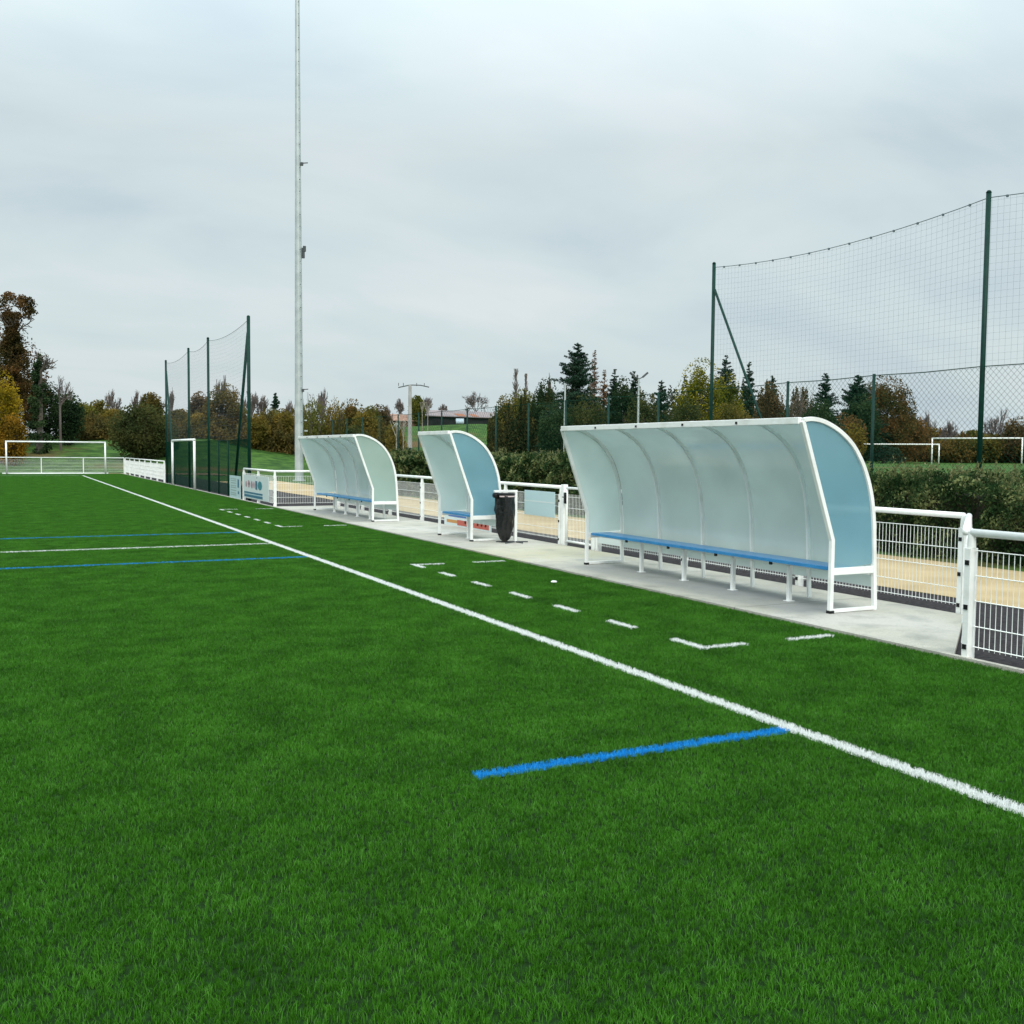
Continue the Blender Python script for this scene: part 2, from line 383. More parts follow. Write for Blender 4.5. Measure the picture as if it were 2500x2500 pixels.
# ------------------------------------------------------------------ terrain
AZ = [-40, 0, 5, 10, 15, 20, 25, 28, 31, 35, 60]; AH = [2.5, 2.8, 3.2, 3.4, 3.6, 5.0, 5.6, 4.0, 2.0, .9, .9]
def ss(a, b, v):
    t = np.clip((v - a) / (b - a), 0, 1); return t * t * (3 - 2 * t)
def terr(x, y):
    x = np.asarray(x, float); y = np.asarray(y, float)
    r = np.hypot(x, y); az = np.degrees(np.arctan2(x, y)); A = np.interp(az, AZ, AH)
    base = .9 * ss(13.8, 16.2, x) * np.where(y > 0, ss(14, 26, az), 1.0)
    r0 = np.interp(az, [10, 16], [76, 80]); r1 = np.interp(az, [10, 16], [112, 150])
    k = ss(r0, r1, r)
    return base * (1 - k) + A * k + np.where((r > 150) & (az < 32) & (az > 14), .028 * (r - 150), 0)

def terrain():
    xs = np.unique(np.concatenate([np.arange(-900, -120, 60), np.arange(-120, 12, 6), np.arange(12, 20, .5), np.arange(20, 140, 4), np.arange(140, 1300, 60)]))
    ys = np.unique(np.concatenate([np.arange(-300, -30, 30), np.arange(-30, 230, 4), np.arange(230, 1300, 60)]))
    X, Y = np.meshgrid(xs, ys)
    r = np.hypot(X, Y)
    Z = terr(X, Y)
    bump = np.sin(X * .11 + 1.3) * np.cos(Y * .09) * .22 * ss(90, 120, r) + np.where(r > 240, -(r - 240) * .004, 0)
    flat = (X < 13.5) & (Y < 76)
    Z = np.where(flat, np.minimum(Z, 0) - 0.045, Z + bump)
    V = np.stack([X.ravel(), Y.ravel(), Z.ravel()], 1)
    nx, ny = len(xs), len(ys)
    i, j = np.meshgrid(np.arange(nx - 1), np.arange(ny - 1)); a = (j * nx + i).ravel()
    Q = np.stack([a, a + 1, a + nx + 1, a + nx], 1)
    m, t, o = newmat('meadow')
    g = t.nodes.new('ShaderNodeNewGeometry'); b = t.nodes.new('ShaderNodeBsdfPrincipled'); b.inputs['Roughness'].default_value = 0.9; b.inputs['Specular IOR Level'].default_value = 0.1
    def noise(s, d):
        n = t.nodes.new('ShaderNodeTexNoise'); n.inputs['Scale'].default_value = s; n.inputs['Detail'].default_value = d; n.inputs['Roughness'].default_value = 0.6
        t.links.new(g.outputs['Position'], n.inputs['Vector']); return n.outputs[0]
    r1 = t.nodes.new('ShaderNodeValToRGB'); t.links.new(noise(0.9, 10), r1.inputs[0])
    r1.color_ramp.elements[0].position = 0.42; r1.color_ramp.elements[0].color = (0.024, 0.065, 0.012, 1)
    r1.color_ramp.elements[1].position = 0.60; r1.color_ramp.elements[1].color = (0.065, 0.140, 0.024, 1)
    r2 = t.nodes.new('ShaderNodeValToRGB'); t.links.new(noise(0.07, 6), r2.inputs[0])
    r2.color_ramp.elements[0].position = 0.545; r2.color_ramp.elements[0].color = (0, 0, 0, 1)
    r2.color_ramp.elements[1].position = 0.66; r2.color_ramp.elements[1].color = (1, 1, 1, 1)
    mm = t.nodes.new('ShaderNodeMixRGB'); t.links.new(r2.outputs[0], mm.inputs[0]); t.links.new(r1.outputs[0], mm.inputs[1]); mm.inputs[2].default_value = (0.13, 0.085, 0.035, 1)
    t.links.new(mm.outputs[0], b.inputs['Base Color']); t.links.new(b.outputs[0], o.inputs[0])
    tag(fast_mesh('ground', V, Q, m), kind='structure').data.polygons.foreach_set('use_smooth', [True] * len(Q))
terrain()

def sheet(name, poly, z, mat):
    b = MB(); b.add([(x, y, z) for x, y in poly], [tuple(range(len(poly)))]); o = b.build(name, mat)
    return tag(o, kind='structure')
def slab(name, poly, z0, z1, mat):
    n = len(poly); b = MB()
    b.add([(x, y, z0) for x, y in poly] + [(x, y, z1) for x, y in poly],
          [tuple(range(n, 2*n)), tuple(range(n-1, -1, -1))] + [(i, (i+1) % n, n + (i+1) % n, n + i) for i in range(n)])
    return tag(b.build(name, mat), kind='structure')

KX = 7.06
sheet('pitch', [(-45, -6), (KX, -6), (KX, 73.6), (-45, 73.6)], 0.0, turf_base)
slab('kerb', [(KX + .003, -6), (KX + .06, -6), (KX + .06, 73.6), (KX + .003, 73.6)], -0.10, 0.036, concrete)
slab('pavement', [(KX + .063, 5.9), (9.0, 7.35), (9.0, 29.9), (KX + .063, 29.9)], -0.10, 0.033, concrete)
sheet('asphalt_path', [(KX + .06, -12), (10.2, -12), (10.2, 75.5), (7.6, 75.5), (KX + .06, 60)], -0.012, asphalt)
# sandy running strip with a slightly wavering edge
sy = np.linspace(-12, 56, 60)
sheet('sand_path', [(10.15 + .06 * math.sin(y * .9), y) for y in sy] + [(13.75 + .15 * math.sin(y * .5) + .1 * math.sin(y * 1.7), y) for y in sy[::-1]], -0.004, sandm)
sheet('dirt_path', [(1.6, 74.2), (7.6, 74.0), (15.5, 66.0), (20, 70), (16, 82), (6, 86), (2.6, 80)], -0.008, dirt)

# turf blades: one object; a 1 m tile of blades is laid out over the pitch
def blade_tile(n=22000, seed=3):
    rs = np.random.RandomState(seed)
    px, py = rs.rand(n) - .5, rs.rand(n) - .5
    # tufting: pull the blades into small tufts
    k = 5200; tx, ty = rs.rand(k) - .5, rs.rand(k) - .5; idx = rs.randint(0, k, n)
    px = tx[idx] + rs.randn(n) * .0055; py = ty[idx] + rs.randn(n) * .0055
    tl = rs.randn(k, 2) * .22; tl = tl[idx]
    h = .024 * (.65 + .55 * rs.rand(n)) ; lean = (tl + rs.randn(n, 2) * .30) * h[:, None] * .85
    ang = rs.rand(n) * math.pi; w = .00125 * (.7 + .6 * rs.rand(n)); wx, wy = np.cos(ang) * w, np.sin(ang) * w
    base = np.stack([px, py, np.zeros(n)], 1)
    mid = base + np.stack([lean[:, 0] * .35, lean[:, 1] * .35, h * .6], 1)
    top = base + np.stack([lean[:, 0], lean[:, 1], h * (1 - .12 * np.hypot(lean[:, 0], lean[:, 1]) / h)], 1)
    W = np.stack([wx, wy, np.zeros(n)], 1)
    V = np.stack([base - W, base + W, mid + W * .85, mid - W * .85, top + W * .25, top - W * .25], 1).reshape(-1, 3)
    b = np.arange(n) * 6
    Q = np.concatenate([np.stack([b, b+1, b+2, b+3], 1), np.stack([b+3, b+2, b+4, b+5], 1)])
    return V, Q
V, Q = blade_tile()
grass = fast_mesh('grass', V, Q, turf_blade)
tag(grass, 'short artificial grass blades of the football pitch with white and blue lines', 'grass', kind='stuff')
def tile_nodes(obj, x0, x1, y0, y1):
    ng = bpy.data.node_groups.new('lay_tiles', 'GeometryNodeTree')
    ng.interface.new_socket('Geometry', in_out='INPUT', socket_type='NodeSocketGeometry')
    ng.interface.new_socket('Geometry', in_out='OUTPUT', socket_type='NodeSocketGeometry')
    nn = ng.nodes.new; ll = ng.links.new
    gi, go = nn('NodeGroupInput'), nn('NodeGroupOutput')
    nx, ny = int(round(x1 - x0)), int(round(y1 - y0))
    gr = nn('GeometryNodeMeshGrid'); gr.inputs['Size X'].default_value = nx - 1; gr.inputs['Size Y'].default_value = ny - 1
    gr.inputs['Vertices X'].default_value = nx; gr.inputs['Vertices Y'].default_value = ny
    tf = nn('GeometryNodeTransform'); tf.inputs['Translation'].default_value = ((x0 + x1) / 2, (y0 + y1) / 2, 0.0)
    ll(gr.outputs['Mesh'], tf.inputs['Geometry'])
    ip = nn('GeometryNodeInstanceOnPoints'); ll(tf.outputs[0], ip.inputs['Points']); ll(gi.outputs[0], ip.inputs['Instance'])
    rv = nn('FunctionNodeRandomValue'); rv.data_type = 'INT'; rv.inputs['Min'].default_value = 0 if False else 0
    rv.inputs[4].default_value = 0; rv.inputs[5].default_value = 3
    mu = nn('ShaderNodeMath'); mu.operation = 'MULTIPLY'; mu.inputs[1].default_value = math.pi / 2; ll(rv.outputs[2], mu.inputs[0])
    cb = nn('ShaderNodeCombineXYZ'); ll(mu.outputs[0], cb.inputs[2])
    ll(cb.outputs[0], ip.inputs['Rotation'])
    ll(ip.outputs[0], go.inputs[0])
    md = obj.modifiers.new('tiles', 'NODES'); md.node_group = ng
tile_nodes(grass, KX - 46.0, KX, -4.0, 73.0)

# ------------------------------------------------------------------ dugouts
def arch_profile():
    """(x, z) of the back arch from the roof edge down to the floor, measured from the front post at x = 0"""
    P = [(-0.44, 2.015), (-0.34, 2.030), (-0.20, 2.015), (-0.05, 1.965)]
    P += [(0.10, 1.885), (0.25, 1.765), (0.37, 1.61), (0.455, 1.45), (0.52, 1.27), (0.56, 1.08), (0.585, 0.85), (0.60, 0.60), (0.615, 0.30), (0.63, 0.0)]
    # Catmull-Rom smoothing
    Q = []
    for i in range(len(P) - 1):
        p0, p1, p2, p3 = P[max(i-1, 0)], P[i], P[i+1], P[min(i+2, len(P)-1)]
        for k in range(3):
            t = k / 3
            Q.append(tuple(.5 * ((2*p1[j]) + (-p0[j]+p2[j])*t + (2*p0[j]-5*p1[j]+4*p2[j]-p3[j])*t*t + (-p0[j]+3*p1[j]-3*p2[j]+p3[j])*t**3) for j in (0, 1)))
    Q.append(P[-1]); return Q
ARCH = arch_profile()
KINK = (0.0, 0.77); ROOF = (-0.44, 2.015)

def dugout(y0, bays, bay, label, near_mat, back_mat, far_mat):
    Lg = bays * bay
    root = empty('dugout', (7.74, y0, 0.033), 0, label, 'dugout', 'dugouts along the touchline')
    T = .045
    for e, y in enumerate((0.0, Lg)):
        b = MB()
        b.tube([(x, y, z) for x, z in ARCH if z > .02] + [(ARCH[-1][0], y, .0)], 0, square=(T, T), up=(0, 1, 0))
        b.tube([(0, y, 0.0), (0, y, KINK[1]), (ROOF[0] - .005, y, ROOF[1] - .01)], 0, square=(T, T), up=(0, 1, 0))
        b.tube([(.02, y, .024), (.61, y, .024)], 0, square=(T - .006, T - .008), up=(0, 1, 0))
        b.tube([(.02, y, .44), (.585, y, .44)], 0, square=(.038, .075), up=(0, 0, 1))
        fr = b.build('end_frame', white, root, bevel=.004)
        # sheet closing the end
        pts = [(x + (-.01), z) for x, z in ARCH if z > .46]
        pts = [(KINK[0] + .01, .46), (KINK[0] + .01, KINK[1])] + [(ROOF[0] + .03, ROOF[1] - .02)] + pts[1:] 
        n = len(pts); s = -1 if e == 0 else 1
        ya, yb = y - .006 * s, y - .002 * s
        b = MB(); b.add([(x, ya, z) for x, z in pts] + [(x, yb, z) for x, z in pts],
                        [tuple(range(n)), tuple(range(2*n-1, n-1, -1))] + [(i, i + n, (i+1) % n + n, (i+1) % n) for i in range(n)])
        b.build('side_panel', near_mat if e == 0 else far_mat, root)
        b = MB(); b.box(-.028, .028, y - .03, y + .03, -.003, .03); b.build('foot_cap', black, root)
        b = MB(); b.box(ROOF[0]-.03, ROOF[0]+.012, y + (.026 if e == 0 else -.05), y + (.05 if e == 0 else -.026), ROOF[1]-.032, ROOF[1]+.02)
        b.build('end_cap', black, root)
    # roof edge beam with clips
    b = MB(); b.bar((ROOF[0] - .015, .024, ROOF[1] - .004), (ROOF[0] - .015, Lg - .024, ROOF[1] - .004), .05, .07)
    fb = b.build('front_beam', white, root, bevel=.006)
    for k in range(1, bays):
        b = MB(); b.box(ROOF[0] - .052, ROOF[0] - .038, k*bay - .012, k*bay + .012, ROOF[1] - .02, ROOF[1] + .006); b.build('bolt', black, fb)
    b = MB(); b.bar((.575, .024, .40), (.575, Lg - .024, .40), .04, .04); b.build('back_rail', white, root)
    ribp = [(x + .008, z) for x, z in ARCH]
    for k in range(1, bays):
        b = MB(); b.tube([(x, k*bay, z) for x, z in ribp if z > .01] + [(ribp[-1][0], k*bay, 0)], 0, square=(.05, .028), up=(0, 1, 0))
        b.build('rib', white, root, bevel=.004)
    # curved back sheets, one per bay
    op = [(x + .026, z + .004) for x, z in ARCH if z > .27]; op.append((op[-1][0] + .002, .24))
    for k in range(bays):
        ya, yb = k * bay + (.024 if k == 0 else .002), (k + 1) * bay - (.024 if k == bays - 1 else .002)
        n = len(op); b = MB()
        nr = []
        for i in range(n):
            dx, dz = op[min(i+1, n-1)][0] - op[max(i-1, 0)][0], op[min(i+1, n-1)][1] - op[max(i-1, 0)][1]; l_ = math.hypot(dx, dz); nr.append((dz / l_ * -.004, dx / l_ * .004))
        ou = [(p[0] + q[0], p[1] + q[1]) for p, q in zip(op, nr)]
        b.add([(x, ya, z) for x, z in op] + [(x, yb, z) for x, z in op], [(i, i + 1, n + i + 1, n + i) for i in range(n - 1)])
        b.add([(x, ya, z) for x, z in ou] + [(x, yb, z) for x, z in ou], [(n + i, n + i + 1, i + 1, i) for i in range(n - 1)])
        for y_ in (ya, yb):
            b.add([(x, y_, z) for x, z in op] + [(x, y_, z) for x, z in ou], [(n + i, n + i + 1, i + 1, i) for i in range(n - 1)])
        b.build('back_panel', back_mat, root, smooth=True)
    # bench
    b = MB(); b.box(.045, .36, .06, Lg - .06, .452, .482); st = b.build('bench_seat', blue_seat, root, bevel=.008)
    b = MB(); b.box(.035, .0445, .06, Lg - .06, .445, .478); b.build('seat_edge', blue_seat, st)
    for k in range(1, bays):
        b = MB(); b.box(.04, .062, k*bay - .018, k*bay + .018, .412, .444); b.build('seat_bracket', black, st)
    b = MB(); b.bar((.23, .05, .425), (.23, Lg - .05, .425), .04, .035); b.build('seat_rail', white, root)
    for k in range(1, bays) if bays > 1 else (0.5,):
        b = MB(); y = k * bay - .12
        b.box(.205, .25, y - .022, y + .022, .006, .407); b.box(.18, .275, y - .045, y + .045, -.002, .006)
        b.build('bench_leg', white, root)
    return root
dugout(7.98, 5, 1.0, 'long white dugout nearest the camera with a blue bench and a blue tinted end panel', tinted, frost_back, frost)
dugout(17.15, 1, 1.55, 'short white dugout in the middle with a red and blue board behind its bench', tinted, frost_back, frost)
dugout(22.80, 5, 1.0, 'far long white dugout at the left end of the concrete with clear greenish end panel', frost_clear, frost_back, frost)

# ------------------------------------------------------------------ white pitch fence
def fence(name, pts, label, group=None, posts=None, clips=True, skip_first=False, mat=white, step=0.05, wire=.0042, posts_w=(.06, .09), rail_r=.032, H=1.10, split=2.5):
    """pts: corner points of the run; posts: distances along each leg that carry a post"""
    root = empty(name, (pts[0][0], pts[0][1], 0.0), 0, label, 'fence', group)
    ox, oy = pts[0][0], pts[0][1]
    for i in range(len(pts) - 1):
        ax, ay = pts[i]; bx, by = pts[i+1]; d = math.hypot(bx-ax, by-ay); ux, uy = (bx-ax)/d, (by-ay)/d
        n = max(1, int(round(d / split))); seg = d / n
        b = MB(); b.tube([(ax-ox, ay-oy, H - rail_r), (bx-ox, by-oy, H - rail_r)], rail_r, 12); b.build('top_rail', mat, root, smooth=True)
        for k in range(n + (1 if i == len(pts) - 2 else 0)):
            px, py = ax + ux*seg*k - ox, ay + uy*seg*k - oy
            if k == 0 and i == 0 and skip_first: continue
            b = MB()
            w, h = posts_w
            b.tube([(px, py, -.05), (px, py, H - .16)], 0, square=(h, w), up=(ux, uy, 0))
            b.tube([(px, py, H - .16), (px, py, H - .09), (px, py, H - .02)], [w*.62, w*.55, .030], 10)
            po = b.build('post', mat, root, bevel=.004)
            if clips and k < n:
                for z in (.12, .45, .82):
                    c = MB(); q = -1
                    c.box(px - uy*0 - .018 - abs(uy)*.035, px + .018 - abs(uy)*.035, py - .018 - abs(ux)*.035, py + .018 - abs(ux)*.035, z - .02, z + .02); c.build('clip', black, po)
        for k in range(n):
            b = MB(); s0, s1 = k*seg + .05, (k+1)*seg - .05; r = wire / 2
            m = int((s1 - s0) / step)
            for j in range(m + 1):
                s = s0 + (s1 - s0) * j / m; x, y = ax + ux*s - ox, ay + uy*s - oy
                b.box(x - r, x + r, y - r, y + r, .105, H - .172)
            for z in (.125, .295, .505, .715, .923):
                for q in (-1, 1):
                    nx, ny = -uy * (r + .0035) * q, ux * (r + .0035) * q
                    b.tube([(ax + ux*s0 - ox + nx, ay + uy*s0 - oy + ny, z), (ax + ux*s1 - ox + nx, ay + uy*s1 - oy + ny, z)], .0036, 4)
            b.build('mesh_panel', mat, root)
    return root
FX = 9.06
fence('mesh_fence', [(7.14, 5.78), (7.14, -1.8)], 'white mesh fence in the right foreground standing on the edge of the turf', 'white pitch fences')
fence('mesh_fence', [(7.165, 5.86), (9.06, 7.38)], 'short slanting white mesh fence closing the right end of the concrete', 'white pitch fences', skip_first=True, split=3)
fence('mesh_fence', [(FX, 7.44), (FX, 14.80)], 'white mesh fence behind the nearest dugout', 'white pitch fences')
fence('mesh_fence', [(FX, 16.12), (FX, 29.88)], 'white mesh fence between the gate and the far end of the concrete', 'white pitch fences')
fence('mesh_fence', [(8.98, 29.95), (7.14, 29.95), (7.14, 34.27)], 'short white mesh fence left of the far dugout that carries an advertising board', 'white pitch fences', split=2.2)
fence('mesh_fence', [(7.34, 54.6), (7.34, 73.2)], 'white mesh fence in the far corner beyond the left ball net', 'white pitch fences', clips=False, wire=.009)
fence('mesh_fence', [(7.26, 73.28), (-30.9, 73.28)], 'low white mesh fence across the end of the pitch behind the goal', 'white pitch fences', clips=False, wire=.006)
# gate
g = empty('gate', (FX, 14.86, 0), 0, 'narrow white gate with doubled posts between the middle and near dugouts', 'gate')
for y in (.06, 1.14):
    b = MB(); b.box(-.045, .045, y - .05, y + .05, -.03, 1.12); b.build('gate_post', white, g, bevel=.004)
b = MB()
b.tube([(0, .15, 1.06), (0, 1.05, 1.06)], .022, 8); b.tube([(0, .15, .10), (0, 1.05, .10)], .022, 8); b.tube([(0, .15, .10), (0, .15, 1.06)], .022, 8); b.tube([(0, 1.05, .10), (0, 1.05, 1.06)], .022, 8)
b.build('gate_frame', white, g, smooth=True)
b = MB()
for k in range(17): y = .2 + k*.05; b.box(-.0024, .0024, y - .0024, y + .0024, .1, .95)
for z in (.3, .5, .7, .9): b.tube([(.006, .15, z), (.006, 1.05, z)], .0036, 4)
b.build('mesh_panel', white, g)
b = MB(); b.box(-.075, -.045, .985, 1.035, .78, .98); b.tube([(-.06, 1.01, .90), (-.12, 1.01, .90), (-.12, .9, .90)], .008, 6); b.build('latch', black, g)

# ------------------------------------------------------------------ boards (their lettering is too blurred in the photograph to be read)
def pm(name, c, r=.4): return pbr(name, c, r)
c_board = pm('board_white', (.66, .74, .73)); c_pale = pm('board_pale_blue', (.50, .66, .68)); c_blue = pm('board_blue', (.04, .16, .26)); c_teal = pm('board_teal', (.03, .22, .28))
c_pink = pm('board_pink', (.42, .27, .32)); c_red = pm('board_red', (.52, .09, .06)); c_midblue = pm('board_mid_blue', (.06, .14, .40)); c_grey = pm('board_grey', (.30, .38, .36))
def board(name, x, ya, yb, z0, z1, mat, label, marks, cat='sign', group=None):
    r = empty(name, (x, ya, z0), 0, label, cat, group)
    b = MB(); b.box(-.006, .006, 0, yb - ya, 0, z1 - z0); b.build('board', mat, r, bevel=.002)
    W, H = yb - ya, z1 - z0
    for nm, m, polys in marks:
        b = MB()
        for poly in polys:
            P = [(-.0085, (1 - u) * W, v * H) for u, v in poly]; Q_ = [(-.0062, y, z) for _, y, z in P]; n = len(P)
            b.add(P + Q_, [tuple(range(n)), tuple(range(2*n - 1, n - 1, -1))] + [(i, (i+1) % n, n + (i+1) % n, n + i) for i in range(n)])
        b.build(nm, m, r)
    return r
rect = lambda u0, u1, v0, v1: [(u0, v0), (u1, v0), (u1, v1), (u0, v1)]
def ring(cu, cv, ru, rv, n=14): return [(cu + ru * math.cos(2*math.pi*i/n), cv + rv * math.sin(2*math.pi*i/n)) for i in range(n)]
# note: u runs from the left of the board (far end) to the right (near end) as seen from the pitch
board('advertising_board', 7.098, 30.55, 34.15, .13, .88, c_board, 'white advertising board with pink and blue lettering on the fence left of the far dugout',
      [('lettering', c_pink, [ring(.13,.60,.035,.13), ring(.24,.62,.045,.17), ring(.36,.60,.045,.16), ring(.45,.60,.03,.15)]), ('lettering', c_board, [[(u*.5+.0005*0, v) for u, v in ring(.50,.62,.03,.06)]]),
       ('block', c_blue, [rect(.50,.58,.42,.78)]), ('emblem', c_teal, [ring(.68,.60,.085,.19)]),
       ('stripe', c_blue, [rect(.04,.78,.20,.28), rect(.04,.78,.05,.16)]), ('stripe', c_pale, [rect(.06,.76,.165,.195)])])
board('notice_board', 7.10, 34.62, 36.45, .02, .80, c_pale, 'pale blue notice board with small print at the foot of the near net post',
      [('print', c_grey, [rect(.10,.62,v,v+.035) for v in (.14,.22,.34,.46,.54,.66,.76,.84)]), ('bar', c_blue, [rect(.74,.88,.50,.86), rect(.76,.88,.22,.34)])])
board('advertising_board', 9.00, 16.25, 17.45, .50, .97, c_pale, 'plain pale blue board hanging on the fence between the bin and the gate', [('stripe', c_board, [rect(.0,1,.55,.60)])])
board('advertising_board', 9.00, 12.55, 14.70, .17, .85, c_board, 'white board with small blue letters behind the far end of the long bench',
      [('lettering', c_midblue, [rect(.33,.35,.02,.13), rect(.33,.38,.02,.04), rect(.40,.42,.02,.10), rect(.44,.45,.02,.13), rect(.47,.49,.02,.09), rect(.47,.52,.07,.09), rect(.54,.56,.02,.12), rect(.54,.60,.02,.04)])])
board('advertising_board', 9.00, 18.95, 21.45, .03, .72, c_board, 'board with a red and an orange stripe on the fence behind the short middle dugout',
      [('stripe', c_red, [rect(.30,.96,.05,.22)]), ('stripe', pm('board_orange', (.55,.25,.06)), [rect(.06,.30,.10,.20)]), ('stripe', c_midblue, [rect(.10,.96,.30,.40)]),
       ('lettering', c_board, [rect(u, u+.03, .13, .30) for u in (.46,.54,.62,.72,.80,.88)])])

# ------------------------------------------------------------------ litter bin
bn = empty('litter_bin', (8.245, 16.72, .033), 0, 'white steel litter bin stand holding a black bag beside the middle dugout', 'litter bin')
b = MB(); b.box(.16, .215, -.025, .025, 0, .965); b.box(-.25, .215, -.03, .03, .925, .965); b.build('stand', white, bn, bevel=.004)
b = MB(); b.bar((.19, 0, .012), (.19, -.30, .012), .02, .02); b.bar((.19, 0, .012), (-.12, -.22, .012), .02, .02); b.bar((.19, 0, .012), (-.15, .12, .012), .02, .02); b.bar((.19, 0, .012), (.40, -.10, .012), .02, .02); b.build('foot', darksteel, bn)
b = MB(); zs = [.90, .86, .80, .70, .60, .50, .40, .30, .20, .12, .06, .03]; rr = [.17, .175, .172, .175, .172, .170, .163, .155, .14, .115, .085, .05]
n = 40; V_ = []
for i, (z, r) in enumerate(zip(zs, rr)):
    for j in range(n):
        t = 2*math.pi*j/n
        f = 1 + (.10*math.sin(4*t + z*3) + .075*math.sin(9*t - z*7) + .05 * math.sin(15*t + z*17) + .04 * math.sin(z*31 + 3*t)) * min(1, (.92 - z) * 5)
        V_.append((-.03 + r*f*math.cos(t), r*f*math.sin(t), z))
b.add(V_, [(i*n+j, i*n+(j+1) % n, (i+1)*n+(j+1) % n, (i+1)*n+j) for i in range(len(zs)-1) for j in range(n)] + [tuple(range((len(zs)-1)*n, len(zs)*n))])
b.build('bag', bagmat, bn, smooth=True)
b = MB(); b.tube([(-.03 + .178*math.cos(t), .178*math.sin(t), .895) for t in np.linspace(0, 2*math.pi, 28)[:-1]], .014, 8, closed=True, cap=False); b.build('ring', black, bn, smooth=True)
b = MB()
pts = [(-.03 + .182*math.cos(t), .182*math.sin(t)) for t in np.linspace(-2.6, -.2, 14)]
b.add([(x, y, .845) for x, y in pts] + [(x, y, .868) for x, y in pts], [(i, i+1, 14+i+1, 14+i) for i in range(13)]); b.build('band', pm('pink_band', (.62,.50,.50)), bn)
b = MB(); b.tube([(-.215, -.05, .87), (-.215, .05, .87)], .052, 12); b.build('bag_clamp', black, bn, smooth=True)

# ------------------------------------------------------------------ goals
def goal(loc, rz, W, H, label, ground_bar=True, group='small football goals', r=.05, depth=1.4, back=True):
    g = empty('football_goal', loc, rz, label, 'football goal', group)
    for x in (0, W):
        b = MB(); b.tube([(x, 0, 0), (x, 0, H)], r, 12); b.build('goal_post', white, g, smooth=True)
    b = MB(); b.tube([(-r, 0, H - r*.2), (W + r, 0, H - r*.2)], r, 12); b.build('crossbar', white, g, smooth=True)
    if back:
        for x in (0, W):
            b = MB(); b.tube([(x, 0, H - .08), (x, .45, H - .12), (x, depth, .35 if False else .05)], .018, 6); b.tube([(x, 0, .05), (x, depth, .05)], .03, 6); b.build('side_frame', white, g, smooth=True)
    if ground_bar:
        b = MB(); b.tube([(-.25, depth if back else 0, .05), (W + .2, depth if back else 0, .05)], .05, 8); b.build('ground_bar', white, g, smooth=True)
    return g
goal((.13, 71.95, 0), 0, 5.84, 2.10, 'small white goal standing sideways behind the end of the touchline', depth=.35)
goal((7.02, 43.35, 0), math.pi/2, 6.1, 2.10, 'small white goal parked against the green ball net, seen edge on', ground_bar=False, back=False)
def place_goal(a, b_, H, label, zt):
    W = math.hypot(b_[0]-a[0], b_[1]-a[1]); return goal((a[0], a[1], zt), math.atan2(b_[1]-a[1], b_[0]-a[0]), W, H, label, False, 'full size goals on the far field', .06, back=False)
place_goal((72.4, 63.0), (75.3, 56.4), 2.30, 'far white goal on the raised field, the right one of two', .9)
place_goal((72.6, 78.6), (78.85, 67.8), 1.86, 'far white goal on the raised field, partly behind the near dugout', .9)

# ------------------------------------------------------------------ left ball net
NX = 7.36
def netting(name, parent, p0, p1, z0, z1, step, r, mat, diamond=False, sag=0.0, offs=(0, 0)):
    """flat net of thin round cords between p0 and p1 (x,y) from z0 to z1, local to the parent's origin"""
    d = math.hypot(p1[0]-p0[0], p1[1]-p0[1]); ux, uy = (p1[0]-p0[0])/d, (p1[1]-p0[1])/d
    H = z1 - z0; S0 = []; S1 = []
    if not diamond:
        for s in np.arange(0, d + 1e-6, step): S0.append((s, 0)); S1.append((s, H))
        for z in np.arange(0, H + 1e-6, step): S0.append((0, z)); S1.append((d, z))
    else:
        k = step * math.sqrt(2)
        for s in np.arange(-H, d, k):
            a, b_ = max(s, 0), min(s + H, d); S0.append((a, a - s)); S1.append((b_, b_ - s))
            S0.append((a, H - (a - s))); S1.append((b_, H - (b_ - s)))
    S0, S1 = np.array(S0), np.array(S1)
    nseg = 6 if sag else 1
    T_ = np.linspace(0, 1, nseg + 1)
    VV, QQ = [], []; cnt = 0
    dirn = S1 - S0; ln = np.linalg.norm(dirn, axis=1, keepdims=True); dirn = dirn / np.maximum(ln, 1e-6); perp = np.stack([-dirn[:, 1], dirn[:, 0]], 1)
    for si in range(nseg):
        A = S0 + (S1 - S0) * T_[si]; B = S0 + (S1 - S0) * T_[si + 1]
        def pt(sv, off, zo):
            s = sv[:, 0] ; z = sv[:, 1]
            zz_ = z0 + z - sag * 4 * (s / d) * (1 - s / d) * (z / H)
            return np.stack([p0[0] + ux * s - uy * off + 0*z, p0[1] + uy * s + ux * off, zz_], 1)
        for (po, no) in ((1, 0), (-.5, .87), (-.5, -.87)):
            VV.append(pt(A + perp * r * po, r * no, 0)); VV.append(pt(B + perp * r * po, r * no, 0))
        m = len(S0)
        base = cnt + np.arange(m)
        for a, b_ in ((0, 2), (2, 4), (4, 0)):
            QQ.append(np.stack([base + a*m, base + b_*m, base + (b_+1)*m, base + (a+1)*m], 1))
        cnt += 6 * m
    return fast_mesh(name, np.concatenate(VV), np.concatenate(QQ), mat, parent)

